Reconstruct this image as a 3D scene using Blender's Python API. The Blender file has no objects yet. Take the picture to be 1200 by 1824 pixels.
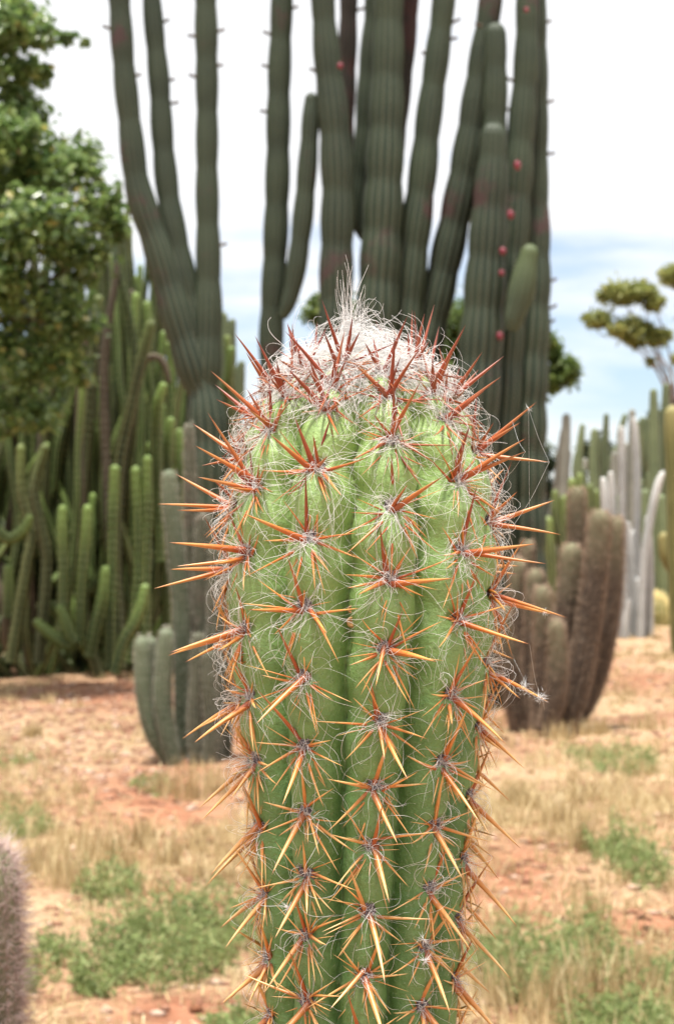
import bpy, math
import numpy as np
from mathutils import Vector

rng = np.random.default_rng(7)
SC = bpy.context.scene
COL = SC.collection
rad = math.radians

# ------------------------------------------------------------------ camera
F = 4114.0            # focal length in photo pixels (50 mm lens, 22.3 mm tall frame)
HZ = 930.0            # photo row of the horizon
H = 1.05              # eye height, metres
cam_d = bpy.data.cameras.new('camera')
cam = bpy.data.objects.new('camera', cam_d)
COL.objects.link(cam)
cam.location = (0, 0, H)
cam.rotation_euler = (rad(90), 0, 0)
cam_d.sensor_fit = 'VERTICAL'
cam_d.sensor_height = 22.3
cam_d.sensor_width = 14.67
cam_d.lens = F / 1824 * 22.3
cam_d.shift_y = (HZ - 912) / 1824
cam_d.clip_start = 0.02
cam_d.clip_end = 3000
cam_d.dof.use_dof = True
cam_d.dof.focus_distance = 0.945
cam_d.dof.aperture_fstop = 18.0
cam_d.dof.aperture_blades = 7
SC.camera = cam

# ------------------------------------------------------------------ sky and sun
SUN_EL, SUN_AZ = 79.0, 200.0       # the midday sun stands almost overhead
w = bpy.data.worlds.new('World')
SC.world = w
w.use_nodes = True
nt = w.node_tree
nt.nodes.clear()
out = nt.nodes.new('ShaderNodeOutputWorld')
bg = nt.nodes.new('ShaderNodeBackground')
bg.inputs['Strength'].default_value = 0.062
sky = nt.nodes.new('ShaderNodeTexSky')
sky.sky_type = 'NISHITA'
sky.sun_disc = False
sky.sun_elevation = rad(SUN_EL)
sky.sun_rotation = rad(SUN_AZ)
sky.air_density = 1.0
sky.dust_density = 0.0
sky.ozone_density = 4.0
tc = nt.nodes.new('ShaderNodeTexCoord')
mp = nt.nodes.new('ShaderNodeMapping')
mp.inputs['Scale'].default_value = (6.0, 6.0, 26.0)
mp.inputs['Location'].default_value = (0.35, 0.0, 0.62)
nz = nt.nodes.new('ShaderNodeTexNoise')
nz.inputs['Scale'].default_value = 1.0
nz.inputs['Detail'].default_value = 6.0
nz.inputs['Roughness'].default_value = 0.52
cr = nt.nodes.new('ShaderNodeValToRGB')
cr.color_ramp.elements[0].position = 0.36
cr.color_ramp.elements[0].color = (0.10, 0.10, 0.10, 1)
cr.color_ramp.elements[1].position = 0.60
cr.color_ramp.elements[1].color = (1, 1, 1, 1)
mixc = nt.nodes.new('ShaderNodeMixRGB')
mixc.inputs['Color2'].default_value = (10.2, 10.3, 10.5, 1)     # sunlit thin cloud, same scale as the sky texture
nt.links.new(tc.outputs['Generated'], mp.inputs['Vector'])
nt.links.new(mp.outputs['Vector'], nz.inputs['Vector'])
sep = nt.nodes.new('ShaderNodeSeparateXYZ')
nt.links.new(tc.outputs['Generated'], sep.inputs[0])
strip = nt.nodes.new('ShaderNodeMapRange')       # the cloud deck opens into a clear strip low above the horizon
strip.interpolation_type = 'SMOOTHSTEP'
strip.inputs['From Min'].default_value = 0.065
strip.inputs['From Max'].default_value = 0.17
strip.inputs['To Min'].default_value = -0.10
strip.inputs['To Max'].default_value = 0.20
addc = nt.nodes.new('ShaderNodeMath')
nt.links.new(sep.outputs['Z'], strip.inputs['Value'])
nt.links.new(strip.outputs[0], addc.inputs[0])
nt.links.new(nz.outputs['Fac'], addc.inputs[1])
nt.links.new(addc.outputs[0], cr.inputs['Fac'])
nt.links.new(cr.outputs['Color'], mixc.inputs['Fac'])
tint = nt.nodes.new('ShaderNodeMixRGB')          # the camera's slightly cool white balance
tint.blend_type = 'MULTIPLY'
tint.inputs['Fac'].default_value = 1.0
tint.inputs['Color2'].default_value = (1.10, 1.13, 1.28, 1)
nt.links.new(sky.outputs['Color'], tint.inputs['Color1'])
nt.links.new(tint.outputs['Color'], mixc.inputs['Color1'])
nt.links.new(mixc.outputs['Color'], bg.inputs['Color'])
nt.links.new(bg.outputs['Background'], out.inputs['Surface'])

sd = bpy.data.lights.new('sun', 'SUN')
sd.energy = 4.8
sd.angle = rad(6)
sd.color = (1.0, 0.96, 0.89)
sun = bpy.data.objects.new('sun', sd)
COL.objects.link(sun)
ca, sa = math.cos(rad(SUN_EL)), math.sin(rad(SUN_EL))
to_sun = Vector((math.sin(rad(SUN_AZ)) * ca, math.cos(rad(SUN_AZ)) * ca, sa))
sun.location = to_sun * 50
sun.rotation_euler = to_sun.to_track_quat('Z', 'Y').to_euler()

vs = SC.view_settings
vs.view_transform = 'Standard'
vs.look = 'None'
vs.exposure = 0.92
vs.gamma = 1.0
vs.use_curve_mapping = False
SC.cycles.use_denoising = True
SC.cycles.max_bounces = 6
SC.cycles.diffuse_bounces = 3
SC.cycles.transparent_max_bounces = 6
SC.cycles.sample_clamp_indirect = 6.0

# ------------------------------------------------------------------ helpers
def P(px, py, D):
    """photo pixel at depth D -> world point"""
    return np.array([(px - 600.0) * D / F, D, H - (py - HZ) * D / F])

ORG = {}
def mesh_obj(name, V, faces, mat, parent=None, origin=None, attrs=None, smooth=True, kind=None):
    """one mesh object from world-space vertices; faces: array (n,k) or list of such arrays"""
    V = np.asarray(V, dtype=np.float64)
    if not isinstance(faces, list):
        faces = [faces]
    faces = [np.asarray(f, dtype=np.int32) for f in faces if len(f)]
    po = ORG[parent.name] if parent is not None else np.zeros(3)
    o3 = np.asarray(origin, dtype=np.float64) if origin is not None else (po if parent is not None else np.zeros(3))
    me = bpy.data.meshes.new(name)
    me.vertices.add(len(V))
    me.vertices.foreach_set('co', (V - o3).astype(np.float32).ravel())
    loops = np.concatenate([f.ravel() for f in faces])
    tot = np.concatenate([np.full(len(f), f.shape[1], dtype=np.int32) for f in faces])
    start = np.concatenate([[0], np.cumsum(tot)[:-1]]).astype(np.int32)
    me.loops.add(len(loops))
    me.loops.foreach_set('vertex_index', loops)
    me.polygons.add(len(tot))
    me.polygons.foreach_set('loop_start', start)
    me.polygons.foreach_set('loop_total', tot)
    me.update(calc_edges=True)
    if smooth:
        me.polygons.foreach_set('use_smooth', np.ones(len(tot), dtype=bool))
    if attrs:
        for k, a in attrs.items():
            at = me.attributes.new(k, 'FLOAT', 'POINT')
            at.data.foreach_set('value', np.asarray(a, dtype=np.float32))
    me.materials.append(mat)
    ob = bpy.data.objects.new(name, me)
    COL.objects.link(ob)
    if parent is not None:
        ob.parent = parent
    ob.location = tuple(o3 - po)
    ORG[ob.name] = o3
    if kind:
        ob['kind'] = kind
    return ob

def thing(name, origin, label, cat, group=None):
    o = bpy.data.objects.new(name, None)
    COL.objects.link(o)
    o.empty_display_size = 0.05
    o.location = tuple(origin)
    ORG[o.name] = np.asarray(origin, dtype=np.float64)
    return tag(o, label, cat, group)

def tag(o, label, cat, group=None):
    o['label'] = label
    o['category'] = cat
    if group:
        o['group'] = group
    return o

def catmull(C, n):
    """resample control rows C (m,k) to n rows"""
    C = np.asarray(C, dtype=np.float64)
    if len(C) == 2:
        return C[0] + (C[1] - C[0]) * np.linspace(0, 1, n)[:, None]
    m = len(C)
    d = np.concatenate([[0], np.cumsum(np.linalg.norm(np.diff(C[:, :3], axis=0), axis=1) + 1e-6)])
    d /= d[-1]
    T = np.zeros_like(C)
    T[1:-1] = (C[2:] - C[:-2]) / (d[2:] - d[:-2])[:, None]
    T[0] = (C[1] - C[0]) / (d[1] - d[0])
    T[-1] = (C[-1] - C[-2]) / (d[-1] - d[-2])
    t = np.linspace(0, 1, n)
    i = np.clip(np.searchsorted(d, t, side='right') - 1, 0, m - 2)
    h = (d[i + 1] - d[i])[:, None]
    u = ((t - d[i]) / (d[i + 1] - d[i]))[:, None]
    u2, u3 = u * u, u * u * u
    return ((2*u3 - 3*u2 + 1) * C[i] + (u3 - 2*u2 + u) * h * T[i]
            + (-2*u3 + 3*u2) * C[i + 1] + (u3 - u2) * h * T[i + 1])

def frames(Q):
    """parallel-ish frames along polyline Q (n,3)"""
    T = np.gradient(Q, axis=0)
    T /= np.linalg.norm(T, axis=1)[:, None] + 1e-12
    N = np.zeros_like(T)
    ref = np.array([0.0, -1.0, 0.0])
    if abs(T[0] @ ref) > 0.9:
        ref = np.array([1.0, 0.0, 0.0])
    n = ref - T[0] * (T[0] @ ref)
    n /= np.linalg.norm(n)
    for i in range(len(T)):
        n = n - T[i] * (T[i] @ n)
        n /= np.linalg.norm(n) + 1e-12
        N[i] = n
    return T, N, np.cross(T, N)

def grid_faces(rows, cols):
    """quads of a closed-round grid"""
    i = np.arange(rows - 1)[:, None]
    j = np.arange(cols)[None, :]
    j2 = (j + 1) % cols
    return np.stack([i*cols + j, i*cols + j2, (i+1)*cols + j2, (i+1)*cols + j], axis=-1).reshape(-1, 4)

def stem_mesh(ctrl, ribs=8, per=4, depth=0.16, ring=0.05, bands=0.0, band_len=0.3, tip=True, flat=0.0, seed=0, wob=0.0, cren=0.0):
    """ribbed cactus stem. ctrl rows: x,y,z,radius. Returns V, F, attrs and data for spines."""
    r = np.random.default_rng(seed)
    C = np.asarray(ctrl, dtype=np.float64)
    L = np.linalg.norm(np.diff(C[:, :3], axis=0), axis=1).sum()
    n = max(6, int(L / ring))
    S = catmull(C, n)
    Q, R = S[:, :3], np.maximum(S[:, 3], 0.003)
    s = np.concatenate([[0], np.cumsum(np.linalg.norm(np.diff(Q, axis=0), axis=1))])
    if wob > 0:
        for a in (0, 1):
            ph = r.uniform(0, 6.28, 3)
            for q, fr in enumerate((1.7, 4.1, 9.0)):
                Q[:, a] += wob / (q + 1) * np.sin(s * fr + ph[q]) * np.clip(s / 0.5, 0, 1)
    if bands > 0:
        ph = r.uniform(0, 6.28)
        v = s / band_len * 2 * np.pi + ph + 1.1 * np.sin(s * 1.3 + ph)
        R = R * (1 + bands * (0.45 * np.cos(v) - 0.55 * np.exp(-((np.mod(v, 2*np.pi) - np.pi) / 0.6) ** 2)))
    T, N, B = frames(Q)
    if tip:
        k = 7
        a = np.linspace(0, np.pi / 2, k + 1)[1:]
        Rt = R[-1]
        Q = np.vstack([Q, Q[-1] + T[-1] * (Rt * 1.15 * np.sin(a))[:, None]])
        R = np.concatenate([R, np.maximum(Rt * np.cos(a), Rt * 0.03)])
        T = np.vstack([T, np.repeat(T[-1:], k, 0)])
        N = np.vstack([N, np.repeat(N[-1:], k, 0)])
        B = np.vstack([B, np.repeat(B[-1:], k, 0)])
        s = np.concatenate([s, s[-1] + Rt * 1.15 * np.sin(a)])
    cols = ribs * per
    th = np.arange(cols) / cols * 2 * np.pi + r.uniform(0, 6.28)
    crest = 0.5 + 0.5 * np.cos(np.arange(cols) / per * 2 * np.pi)
    prof = 1 - depth * (1 - crest ** 0.8)
    RR = R[:, None] * prof[None, :]
    if cren > 0:      # scalloped rib edges
        RR = RR * (1 + cren * (crest ** 2)[None, :] * np.cos(s / 0.055 * 2 * np.pi)[:, None])
    V = Q[:, None, :] + RR[:, :, None] * (np.cos(th)[None, :, None] * N[:, None, :] + np.sin(th)[None, :, None] * B[:, None, :])
    Fq = grid_faces(len(Q), cols)
    at = {'crest': np.tile(crest, len(Q)), 'v': np.repeat(s, cols), 'tip': np.repeat(np.clip(1 - (s[-1] - s) / 0.35, 0, 1), cols)}
    return V.reshape(-1, 3), Fq, at, (Q, R, T, N, B, s, th[::per] if per else th)

def spike_mesh(Pt, D, wdt, rr):
    """thin flat-sided spikes: 3-sided pyramids without base; Pt base, D full vector"""
    n = len(Pt)
    a = rr.normal(size=(n, 3))
    u = np.cross(D, a)
    u /= np.linalg.norm(u, axis=1)[:, None] + 1e-9
    v = np.cross(D, u)
    v /= np.linalg.norm(v, axis=1)[:, None] + 1e-9
    w_ = np.broadcast_to(np.asarray(wdt), (n,))[:, None]
    V = np.stack([Pt + u*w_, Pt - 0.5*u*w_ + 0.87*v*w_, Pt - 0.5*u*w_ - 0.87*v*w_, Pt + D], axis=1).reshape(-1, 3)
    b = np.arange(n)[:, None] * 4
    Fc = np.concatenate([b + [[0, 1, 3]], b + [[1, 2, 3]], b + [[2, 0, 3]]])
    t = np.tile([0, 0, 0, 1.0], n)
    return V, Fc, t

def coat(name, data, mat, parent, pitch, per_areole, length, wdt, spread, rr, down=0.0):
    """fine spines all over a stem: one part"""
    Q, R, T, N, B, s, th = data
    vv = np.arange(0.02, s[-1], pitch)
    idx = np.interp(vv, s, np.arange(len(s)))
    i0 = np.clip(idx.astype(int), 0, len(s) - 2)
    f = (idx - i0)[:, None]
    lerp = lambda A: A[i0] * (1 - f) + A[i0 + 1] * f
    q, t_, n_, b_ = lerp(Q), lerp(T), lerp(N), lerp(B)
    r_ = np.interp(vv, s, R)
    slope = np.gradient(r_, vv)
    Pts, Ds = [], []
    for a in th:
        o = np.cos(a) * n_ + np.sin(a) * b_
        o2 = o - t_ * np.clip(slope, -3, 0.3)[:, None]
        o2 /= np.linalg.norm(o2, axis=1)[:, None]
        for _ in range(per_areole):
            d = o2 + spread * rr.normal(size=o.shape)
            d[:, 2] -= down
            d /= np.linalg.norm(d, axis=1)[:, None]
            Pts.append(q + o * (r_ * 0.97)[:, None] + t_ * rr.normal(size=(len(vv), 1)) * pitch * 0.3)
            Ds.append(d * (length * rr.uniform(0.5, 1.2, size=(len(vv), 1))))
    V, Fc, t = spike_mesh(np.vstack(Pts), np.vstack(Ds), wdt, rr)
    return mesh_obj(name, V, Fc, mat, parent, attrs={'t': t}, smooth=False, kind='stuff')

def pxpath(pts, D, dd=None):
    """[(px,py,width_px)] -> ctrl rows at depth D (dd: extra depth per point)"""
    C = []
    for i, (x, y, wd) in enumerate(pts):
        d = D + (dd[i] if dd is not None else 0)
        C.append(list(P(x, y, d)) + [wd * 0.5 * d / F])
    return np.array(C)

# ------------------------------------------------------------------ materials
def new_mat(name):
    m = bpy.data.materials.new(name)
    m.use_nodes = True
    t = m.node_tree
    b = t.nodes['Principled BSDF']
    return m, t, b

def N_(t, kind, **kw):
    n = t.nodes.new(kind)
    for k, v in kw.items():
        if k in n.inputs:
            n.inputs[k].default_value = v
        else:
            setattr(n, k, v)
    return n

def noise(t, scale, detail=4, rough=0.55, vec=None):
    n = N_(t, 'ShaderNodeTexNoise', Scale=scale, Detail=detail, Roughness=rough)
    if vec is None:
        c = t.nodes.new('ShaderNodeTexCoord')
        vec = c.outputs['Object']
    t.links.new(vec, n.inputs['Vector'])
    return n.outputs['Fac']

def ramp(t, fac, stops):
    r = t.nodes.new('ShaderNodeValToRGB')
    e = r.color_ramp.elements
    while len(e) < len(stops):
        e.new(0.5)
    for i, (p, c) in enumerate(stops):
        e[i].position = p
        e[i].color = (*c, 1) if len(c) == 3 else c
    t.links.new(fac, r.inputs['Fac'])
    return r.outputs['Color']

def mix(t, fac, a, b):
    m = t.nodes.new('ShaderNodeMixRGB')
    for s_, v in ((0, fac), (1, a), (2, b)):
        if hasattr(v, 'is_output') or isinstance(v, bpy.types.NodeSocket):
            t.links.new(v, m.inputs[s_])
        elif s_ == 0:
            m.inputs[0].default_value = v
        else:
            m.inputs[s_].default_value = (*v, 1)
    return m.outputs['Color']

def attr(t, name):
    a = t.nodes.new('ShaderNodeAttribute')
    a.attribute_name = name
    return a.outputs['Fac']

def math_(t, op, a, b=None):
    m = t.nodes.new('ShaderNodeMath')
    m.operation = op
    for i, v in enumerate((a, b)):
        if v is None:
            continue
        if isinstance(v, bpy.types.NodeSocket):
            t.links.new(v, m.inputs[i])
        else:
            m.inputs[i].default_value = v
    return m.outputs[0]

def bump(t, b, h, dist, strength=0.6):
    n = t.nodes.new('ShaderNodeBump')
    n.inputs['Distance'].default_value = dist
    n.inputs['Strength'].default_value = strength
    t.links.new(h, n.inputs['Height'])
    t.links.new(n.outputs['Normal'], b.inputs['Normal'])

def rnd(t):
    return N_(t, 'ShaderNodeObjectInfo').outputs['Random']

def cactus_mat(name, dark, light, crest, tipc=None, pitch=0.03, dots=0.5, dotcol=(0.25, 0.23, 0.17), scale=6.0, scar=(0.12, 0.06, 0.045), scar_at=0.66, rough=0.55, vary=0.25, bandscale=9.0, cmix=0.6):
    m, t, b = new_mat(name)
    c = ramp(t, noise(t, scale), [(0.35, dark), (0.65, light)])
    # growth bands across the stem
    vec = t.nodes.new('ShaderNodeCombineXYZ')
    t.links.new(attr(t, 'v'), vec.inputs['X'])
    t.links.new(rnd(t), vec.inputs['Y'])
    c = mix(t, math_(t, 'MULTIPLY', noise(t, bandscale, 3, 0.6, vec.outputs[0]), 0.6), c, tuple(x * 0.62 for x in dark))
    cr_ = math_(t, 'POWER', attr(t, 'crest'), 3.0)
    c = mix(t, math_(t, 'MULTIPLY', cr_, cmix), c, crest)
    # areoles: pale dots on the rib crests
    fr = math_(t, 'FRACT', math_(t, 'DIVIDE', attr(t, 'v'), pitch))
    d1 = math_(t, 'LESS_THAN', math_(t, 'ABSOLUTE', math_(t, 'SUBTRACT', fr, 0.5)), 0.22)
    d2 = math_(t, 'GREATER_THAN', attr(t, 'crest'), 0.8)
    c = mix(t, math_(t, 'MULTIPLY', math_(t, 'MULTIPLY', d1, d2), dots), c, dotcol)
    if scar is not None:
        sc = ramp(t, noise(t, 3.1, 7, 0.68), [(scar_at, (0, 0, 0)), (scar_at + 0.08, (1, 1, 1))])
        c = mix(t, sc, c, scar)
    if tipc is not None:
        c = mix(t, math_(t, 'MULTIPLY', attr(t, 'tip'), 0.85), c, tipc)
    hs = N_(t, 'ShaderNodeHueSaturation')
    v = math_(t, 'ADD', math_(t, 'MULTIPLY', rnd(t), vary * 2), 1 - vary)
    t.links.new(v, hs.inputs['Value'])
    t.links.new(c, hs.inputs['Color'])
    t.links.new(hs.outputs['Color'], b.inputs['Base Color'])
    b.inputs['Roughness'].default_value = rough
    b.inputs['Specular IOR Level'].default_value = 0.35
    bump(t, b, noise(t, 60, 5), 0.01, 0.4)
    return m

def simple_mat(name, a, b_, scale=8, rough=0.8, spec=0.2, tcol=None, translucent=0.0, per_object=0.0):
    m, t, b = new_mat(name)
    c = ramp(t, noise(t, scale), [(0.35, a), (0.65, b_)])
    if tcol is not None:
        c = mix(t, attr(t, 't'), c, tcol)
    b.inputs['Roughness'].default_value = rough
    b.inputs['Specular IOR Level'].default_value = spec
    t.links.new(c, b.inputs['Base Color'])
    if translucent > 0:
        tr = t.nodes.new('ShaderNodeBsdfTranslucent')
        t.links.new(c, tr.inputs['Color'])
        ms = t.nodes.new('ShaderNodeMixShader')
        ms.inputs[0].default_value = translucent
        o_ = t.nodes['Material Output']
        t.links.new(b.outputs[0], ms.inputs[1])
        t.links.new(tr.outputs[0], ms.inputs[2])
        t.links.new(ms.outputs[0], o_.inputs['Surface'])
    return m

def leaf_mat(name, stops, rough=0.42, spec=0.5, translucent=0.3):
    """leaf colour from a per-leaf attribute"""
    m, t, b = new_mat(name)
    c = ramp(t, attr(t, 'lf'), stops)
    t.links.new(c, b.inputs['Base Color'])
    b.inputs['Roughness'].default_value = rough
    b.inputs['Specular IOR Level'].default_value = spec
    tr = t.nodes.new('ShaderNodeBsdfTranslucent')
    t.links.new(c, tr.inputs['Color'])
    ms = t.nodes.new('ShaderNodeMixShader')
    ms.inputs[0].default_value = translucent
    t.links.new(b.outputs[0], ms.inputs[1])
    t.links.new(tr.outputs[0], ms.inputs[2])
    t.links.new(ms.outputs[0], t.nodes['Material Output'].inputs['Surface'])
    return m

# ---- main cactus skin
def skin_material():
    m, t, b = new_mat('cactus_skin')
    c = t.nodes.new('ShaderNodeTexCoord').outputs['Object']
    n1 = noise(t, 55, 5, 0.6, c)
    old = ramp(t, n1, [(0.3, (0.080, 0.175, 0.052)), (0.7, (0.135, 0.255, 0.080))])
    young = ramp(t, n1, [(0.3, (0.25, 0.39, 0.10)), (0.7, (0.38, 0.52, 0.18))])
    col = mix(t, attr(t, 'young'), old, young)
    cr_ = math_(t, 'POWER', attr(t, 'crest'), 2.0)
    col = mix(t, math_(t, 'MULTIPLY', cr_, 0.35), col, (0.21, 0.33, 0.12))
    # pale waxy bloom and specks
    bl = ramp(t, noise(t, 130, 6, 0.7, c), [(0.52, (0, 0, 0)), (0.75, (1, 1, 1))])
    col = mix(t, math_(t, 'MULTIPLY', bl, 0.35), col, (0.34, 0.42, 0.24))
    dust = ramp(t, noise(t, 700, 3, 0.6, c), [(0.60, (0, 0, 0)), (0.70, (1, 1, 1))])
    col = mix(t, math_(t, 'MULTIPLY', dust, 0.30), col, (0.45, 0.48, 0.36))
    pore = ramp(t, noise(t, 420, 4, 0.6, c), [(0.33, (1, 1, 1)), (0.42, (0, 0, 0))])
    col = mix(t, math_(t, 'MULTIPLY', pore, 0.35), col, (0.05, 0.10, 0.035))
    # corky scars
    sc = ramp(t, noise(t, 22, 8, 0.7, c), [(0.655, (0, 0, 0)), (0.70, (1, 1, 1))])
    col = mix(t, math_(t, 'MULTIPLY', sc, 0.75), col, (0.26, 0.19, 0.10))
    t.links.new(col, b.inputs['Base Color'])
    b.inputs['Roughness'].default_value = 0.40
    b.inputs['Specular IOR Level'].default_value = 0.4
    b.inputs['Subsurface Weight'].default_value = 0.12
    b.inputs['Subsurface Radius'].default_value = (0.002, 0.003, 0.001)
    b.inputs['Subsurface Scale'].default_value = 1.0
    bump(t, b, noise(t, 260, 6, 0.65, c), 0.0018, 0.7)
    return m

def spine_material():
    m, t, b = new_mat('spine_horn')
    tt = attr(t, 't')
    ag = attr(t, 'age')          # 0 young red-brown, 1 old orange to straw
    n1 = noise(t, 500, 3, 0.6)
    t2 = math_(t, 'ADD', tt, math_(t, 'MULTIPLY', math_(t, 'SUBTRACT', n1, 0.5), 0.35))
    young = ramp(t, t2, [(0.0, (0.17, 0.026, 0.012)), (0.25, (0.25, 0.04, 0.015)), (0.7, (0.20, 0.028, 0.014)), (1.0, (0.09, 0.012, 0.01))])
    old = ramp(t, t2, [(0.0, (0.16, 0.028, 0.012)), (0.12, (0.36, 0.07, 0.015)), (0.40, (0.56, 0.17, 0.028)), (0.75, (0.64, 0.33, 0.095)), (0.95, (0.50, 0.24, 0.08)), (1.0, (0.22, 0.06, 0.03))])
    c = mix(t, ag, young, old)
    straw = ramp(t, t2, [(0.0, (0.16, 0.04, 0.018)), (0.10, (0.38, 0.12, 0.03)), (0.30, (0.58, 0.29, 0.085)), (0.75, (0.72, 0.48, 0.22)), (0.95, (0.55, 0.33, 0.15)), (1.0, (0.25, 0.09, 0.04))])
    c = mix(t, math_(t, 'MAXIMUM', math_(t, 'SUBTRACT', ag, 1.0), 0.0), c, straw)
    wear = ramp(t, noise(t, 60, 5, 0.6), [(0.55, (0, 0, 0)), (0.72, (1, 1, 1))])
    c = mix(t, math_(t, 'MULTIPLY', math_(t, 'MULTIPLY', wear, ag), 0.28), c, (0.32, 0.22, 0.15))
    t.links.new(c, b.inputs['Base Color'])
    b.inputs['Roughness'].default_value = 0.38
    b.inputs['Specular IOR Level'].default_value = 0.5
    b.inputs['Subsurface Weight'].default_value = 0.15
    b.inputs['Subsurface Radius'].default_value = (0.0015, 0.0006, 0.0002)
    b.inputs['Subsurface Scale'].default_value = 1.0
    return m

M = {}
M['skin'] = skin_material()
M['spine'] = spine_material()
M['wool'] = simple_mat('white_wool', (0.92, 0.90, 0.89), (0.96, 0.95, 0.94), 200, 0.45, 0.5, None, 0.5)
M['web'] = simple_mat('web_silk', (0.62, 0.62, 0.62), (0.8, 0.8, 0.8), 200, 0.4, 0.5)
M['felt'] = simple_mat('areole_felt', (0.055, 0.042, 0.045), (0.22, 0.19, 0.205), 700, 0.95, 0.1)
M['debris'] = simple_mat('dry_petal', (0.30, 0.10, 0.02), (0.42, 0.18, 0.05), 300, 0.8)
M['cork'] = simple_mat('cork_scar', (0.25, 0.13, 0.05), (0.42, 0.26, 0.11), 500, 0.85)
M['tall'] = cactus_mat('tall_cactus_skin', (0.017, 0.030, 0.016), (0.036, 0.053, 0.028), (0.064, 0.078, 0.047), None, 0.026, 0.5, (0.20, 0.20, 0.145), 4.0, (0.060, 0.034, 0.030), 0.585, 0.5, 0.15)
M['tall_brown'] = cactus_mat('tall_cactus_corky', (0.034, 0.028, 0.022), (0.052, 0.042, 0.033), (0.054, 0.048, 0.036), None, 0.026, 0.5, (0.09, 0.08, 0.065), 4.0, (0.075, 0.038, 0.034), 0.5, 0.65, 0.1)
M['tall_young'] = cactus_mat('tall_cactus_young', (0.034, 0.052, 0.027), (0.056, 0.080, 0.042), (0.075, 0.092, 0.058), (0.075, 0.10, 0.035), 0.026, 0.5, (0.2, 0.2, 0.14), 4.0, None, 0.7, 0.5, 0.05)
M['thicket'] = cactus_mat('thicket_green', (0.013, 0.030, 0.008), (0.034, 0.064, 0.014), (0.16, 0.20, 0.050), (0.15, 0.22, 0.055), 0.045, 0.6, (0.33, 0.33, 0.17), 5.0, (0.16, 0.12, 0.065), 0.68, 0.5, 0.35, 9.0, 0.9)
M['thicket_dry'] = cactus_mat('thicket_dry', (0.065, 0.050, 0.032), (0.125, 0.098, 0.064), (0.16, 0.13, 0.088), None, 0.04, 0.3, (0.3, 0.26, 0.18), 6.0, (0.10, 0.07, 0.05), 0.6, 0.8, 0.25)
M['thicket_olive'] = cactus_mat('thicket_olive', (0.022, 0.032, 0.009), (0.048, 0.062, 0.017), (0.17, 0.18, 0.055), (0.14, 0.18, 0.05), 0.04, 0.5, (0.3, 0.28, 0.15), 5.0, (0.17, 0.12, 0.07), 0.62, 0.55, 0.3, 9.0, 0.9)
M['pale'] = cactus_mat('pale_clump_skin', (0.055, 0.078, 0.042), (0.095, 0.12, 0.068), (0.12, 0.14, 0.085), (0.15, 0.18, 0.11), 0.03, 0.5, (0.35, 0.33, 0.27), 6.0, (0.16, 0.12, 0.085), 0.63, 0.7, 0.12)
M['pale_old'] = cactus_mat('pale_clump_old_skin', (0.050, 0.055, 0.034), (0.085, 0.088, 0.055), (0.10, 0.10, 0.068), None, 0.03, 0.4, (0.16, 0.14, 0.11), 6.0, (0.09, 0.065, 0.05), 0.52, 0.75, 0.2)
M['pale_spine'] = simple_mat('pale_fine_spine', (0.24, 0.23, 0.18), (0.36, 0.34, 0.27), 30, 0.6)
M['brown'] = cactus_mat('brown_clump_skin', (0.045, 0.033, 0.025), (0.085, 0.062, 0.047), (0.09, 0.068, 0.052), (0.24, 0.24, 0.14), 0.02, 0.6, (0.16, 0.12, 0.09), 6.0, None, 0.63, 0.8, 0.12)
M['brown_spine'] = simple_mat('brown_fine_spine', (0.18, 0.115, 0.075), (0.40, 0.29, 0.205), 40, 0.6, 0.3)
M['front_spine'] = simple_mat('pinkish_fine_spine', (0.30, 0.20, 0.18), (0.55, 0.43, 0.39), 60, 0.6, 0.3)
M['silver'] = cactus_mat('silver_skin', (0.30, 0.31, 0.30), (0.42, 0.43, 0.43), (0.5, 0.5, 0.5), (0.62, 0.62, 0.6), 0.02, 0.4, (0.6, 0.6, 0.6), 6.0, (0.25, 0.22, 0.2), 0.66, 0.8, 0.15)
M['silver_spine'] = simple_mat('silver_fine_spine', (0.55, 0.55, 0.55), (0.72, 0.72, 0.72), 30, 0.6, 0.3)
M['gold'] = cactus_mat('golden_skin', (0.10, 0.115, 0.035), (0.17, 0.18, 0.06), (0.34, 0.27, 0.10), (0.30, 0.26, 0.10), 0.03, 0.6, (0.45, 0.36, 0.16), 6.0, None, 0.66, 0.6, 0.12)
M['far_green'] = cactus_mat('far_green', (0.075, 0.10, 0.045), (0.13, 0.16, 0.075), (0.18, 0.20, 0.11), None, 0.05, 0.3, (0.3, 0.3, 0.2), 4.0, (0.2, 0.17, 0.13), 0.62, 0.6, 0.3)
M['far_grey'] = cactus_mat('far_grey', (0.20, 0.20, 0.165), (0.30, 0.30, 0.25), (0.34, 0.33, 0.29), None, 0.05, 0.3, (0.4, 0.4, 0.35), 4.0, (0.22, 0.18, 0.15), 0.62, 0.7, 0.25)
M['fruit'] = simple_mat('red_fruit', (0.15, 0.018, 0.032), (0.24, 0.04, 0.06), 60, 0.4, 0.5)
M['stub'] = simple_mat('dry_stub', (0.05, 0.04, 0.03), (0.10, 0.075, 0.055), 40, 0.9)
M['bark'] = simple_mat('tree_bark', (0.09, 0.065, 0.045), (0.2, 0.155, 0.115), 9, 0.9)
M['gumbark'] = simple_mat('gum_bark', (0.16, 0.12, 0.10), (0.32, 0.26, 0.22), 3, 0.85)
M['leaf'] = leaf_mat('broad_leaf', [(0.0, (0.08, 0.15, 0.05)), (0.5, (0.18, 0.27, 0.08)), (0.85, (0.29, 0.38, 0.12)), (1.0, (0.40, 0.36, 0.11))], 0.26, 0.9, 0.5)
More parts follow.
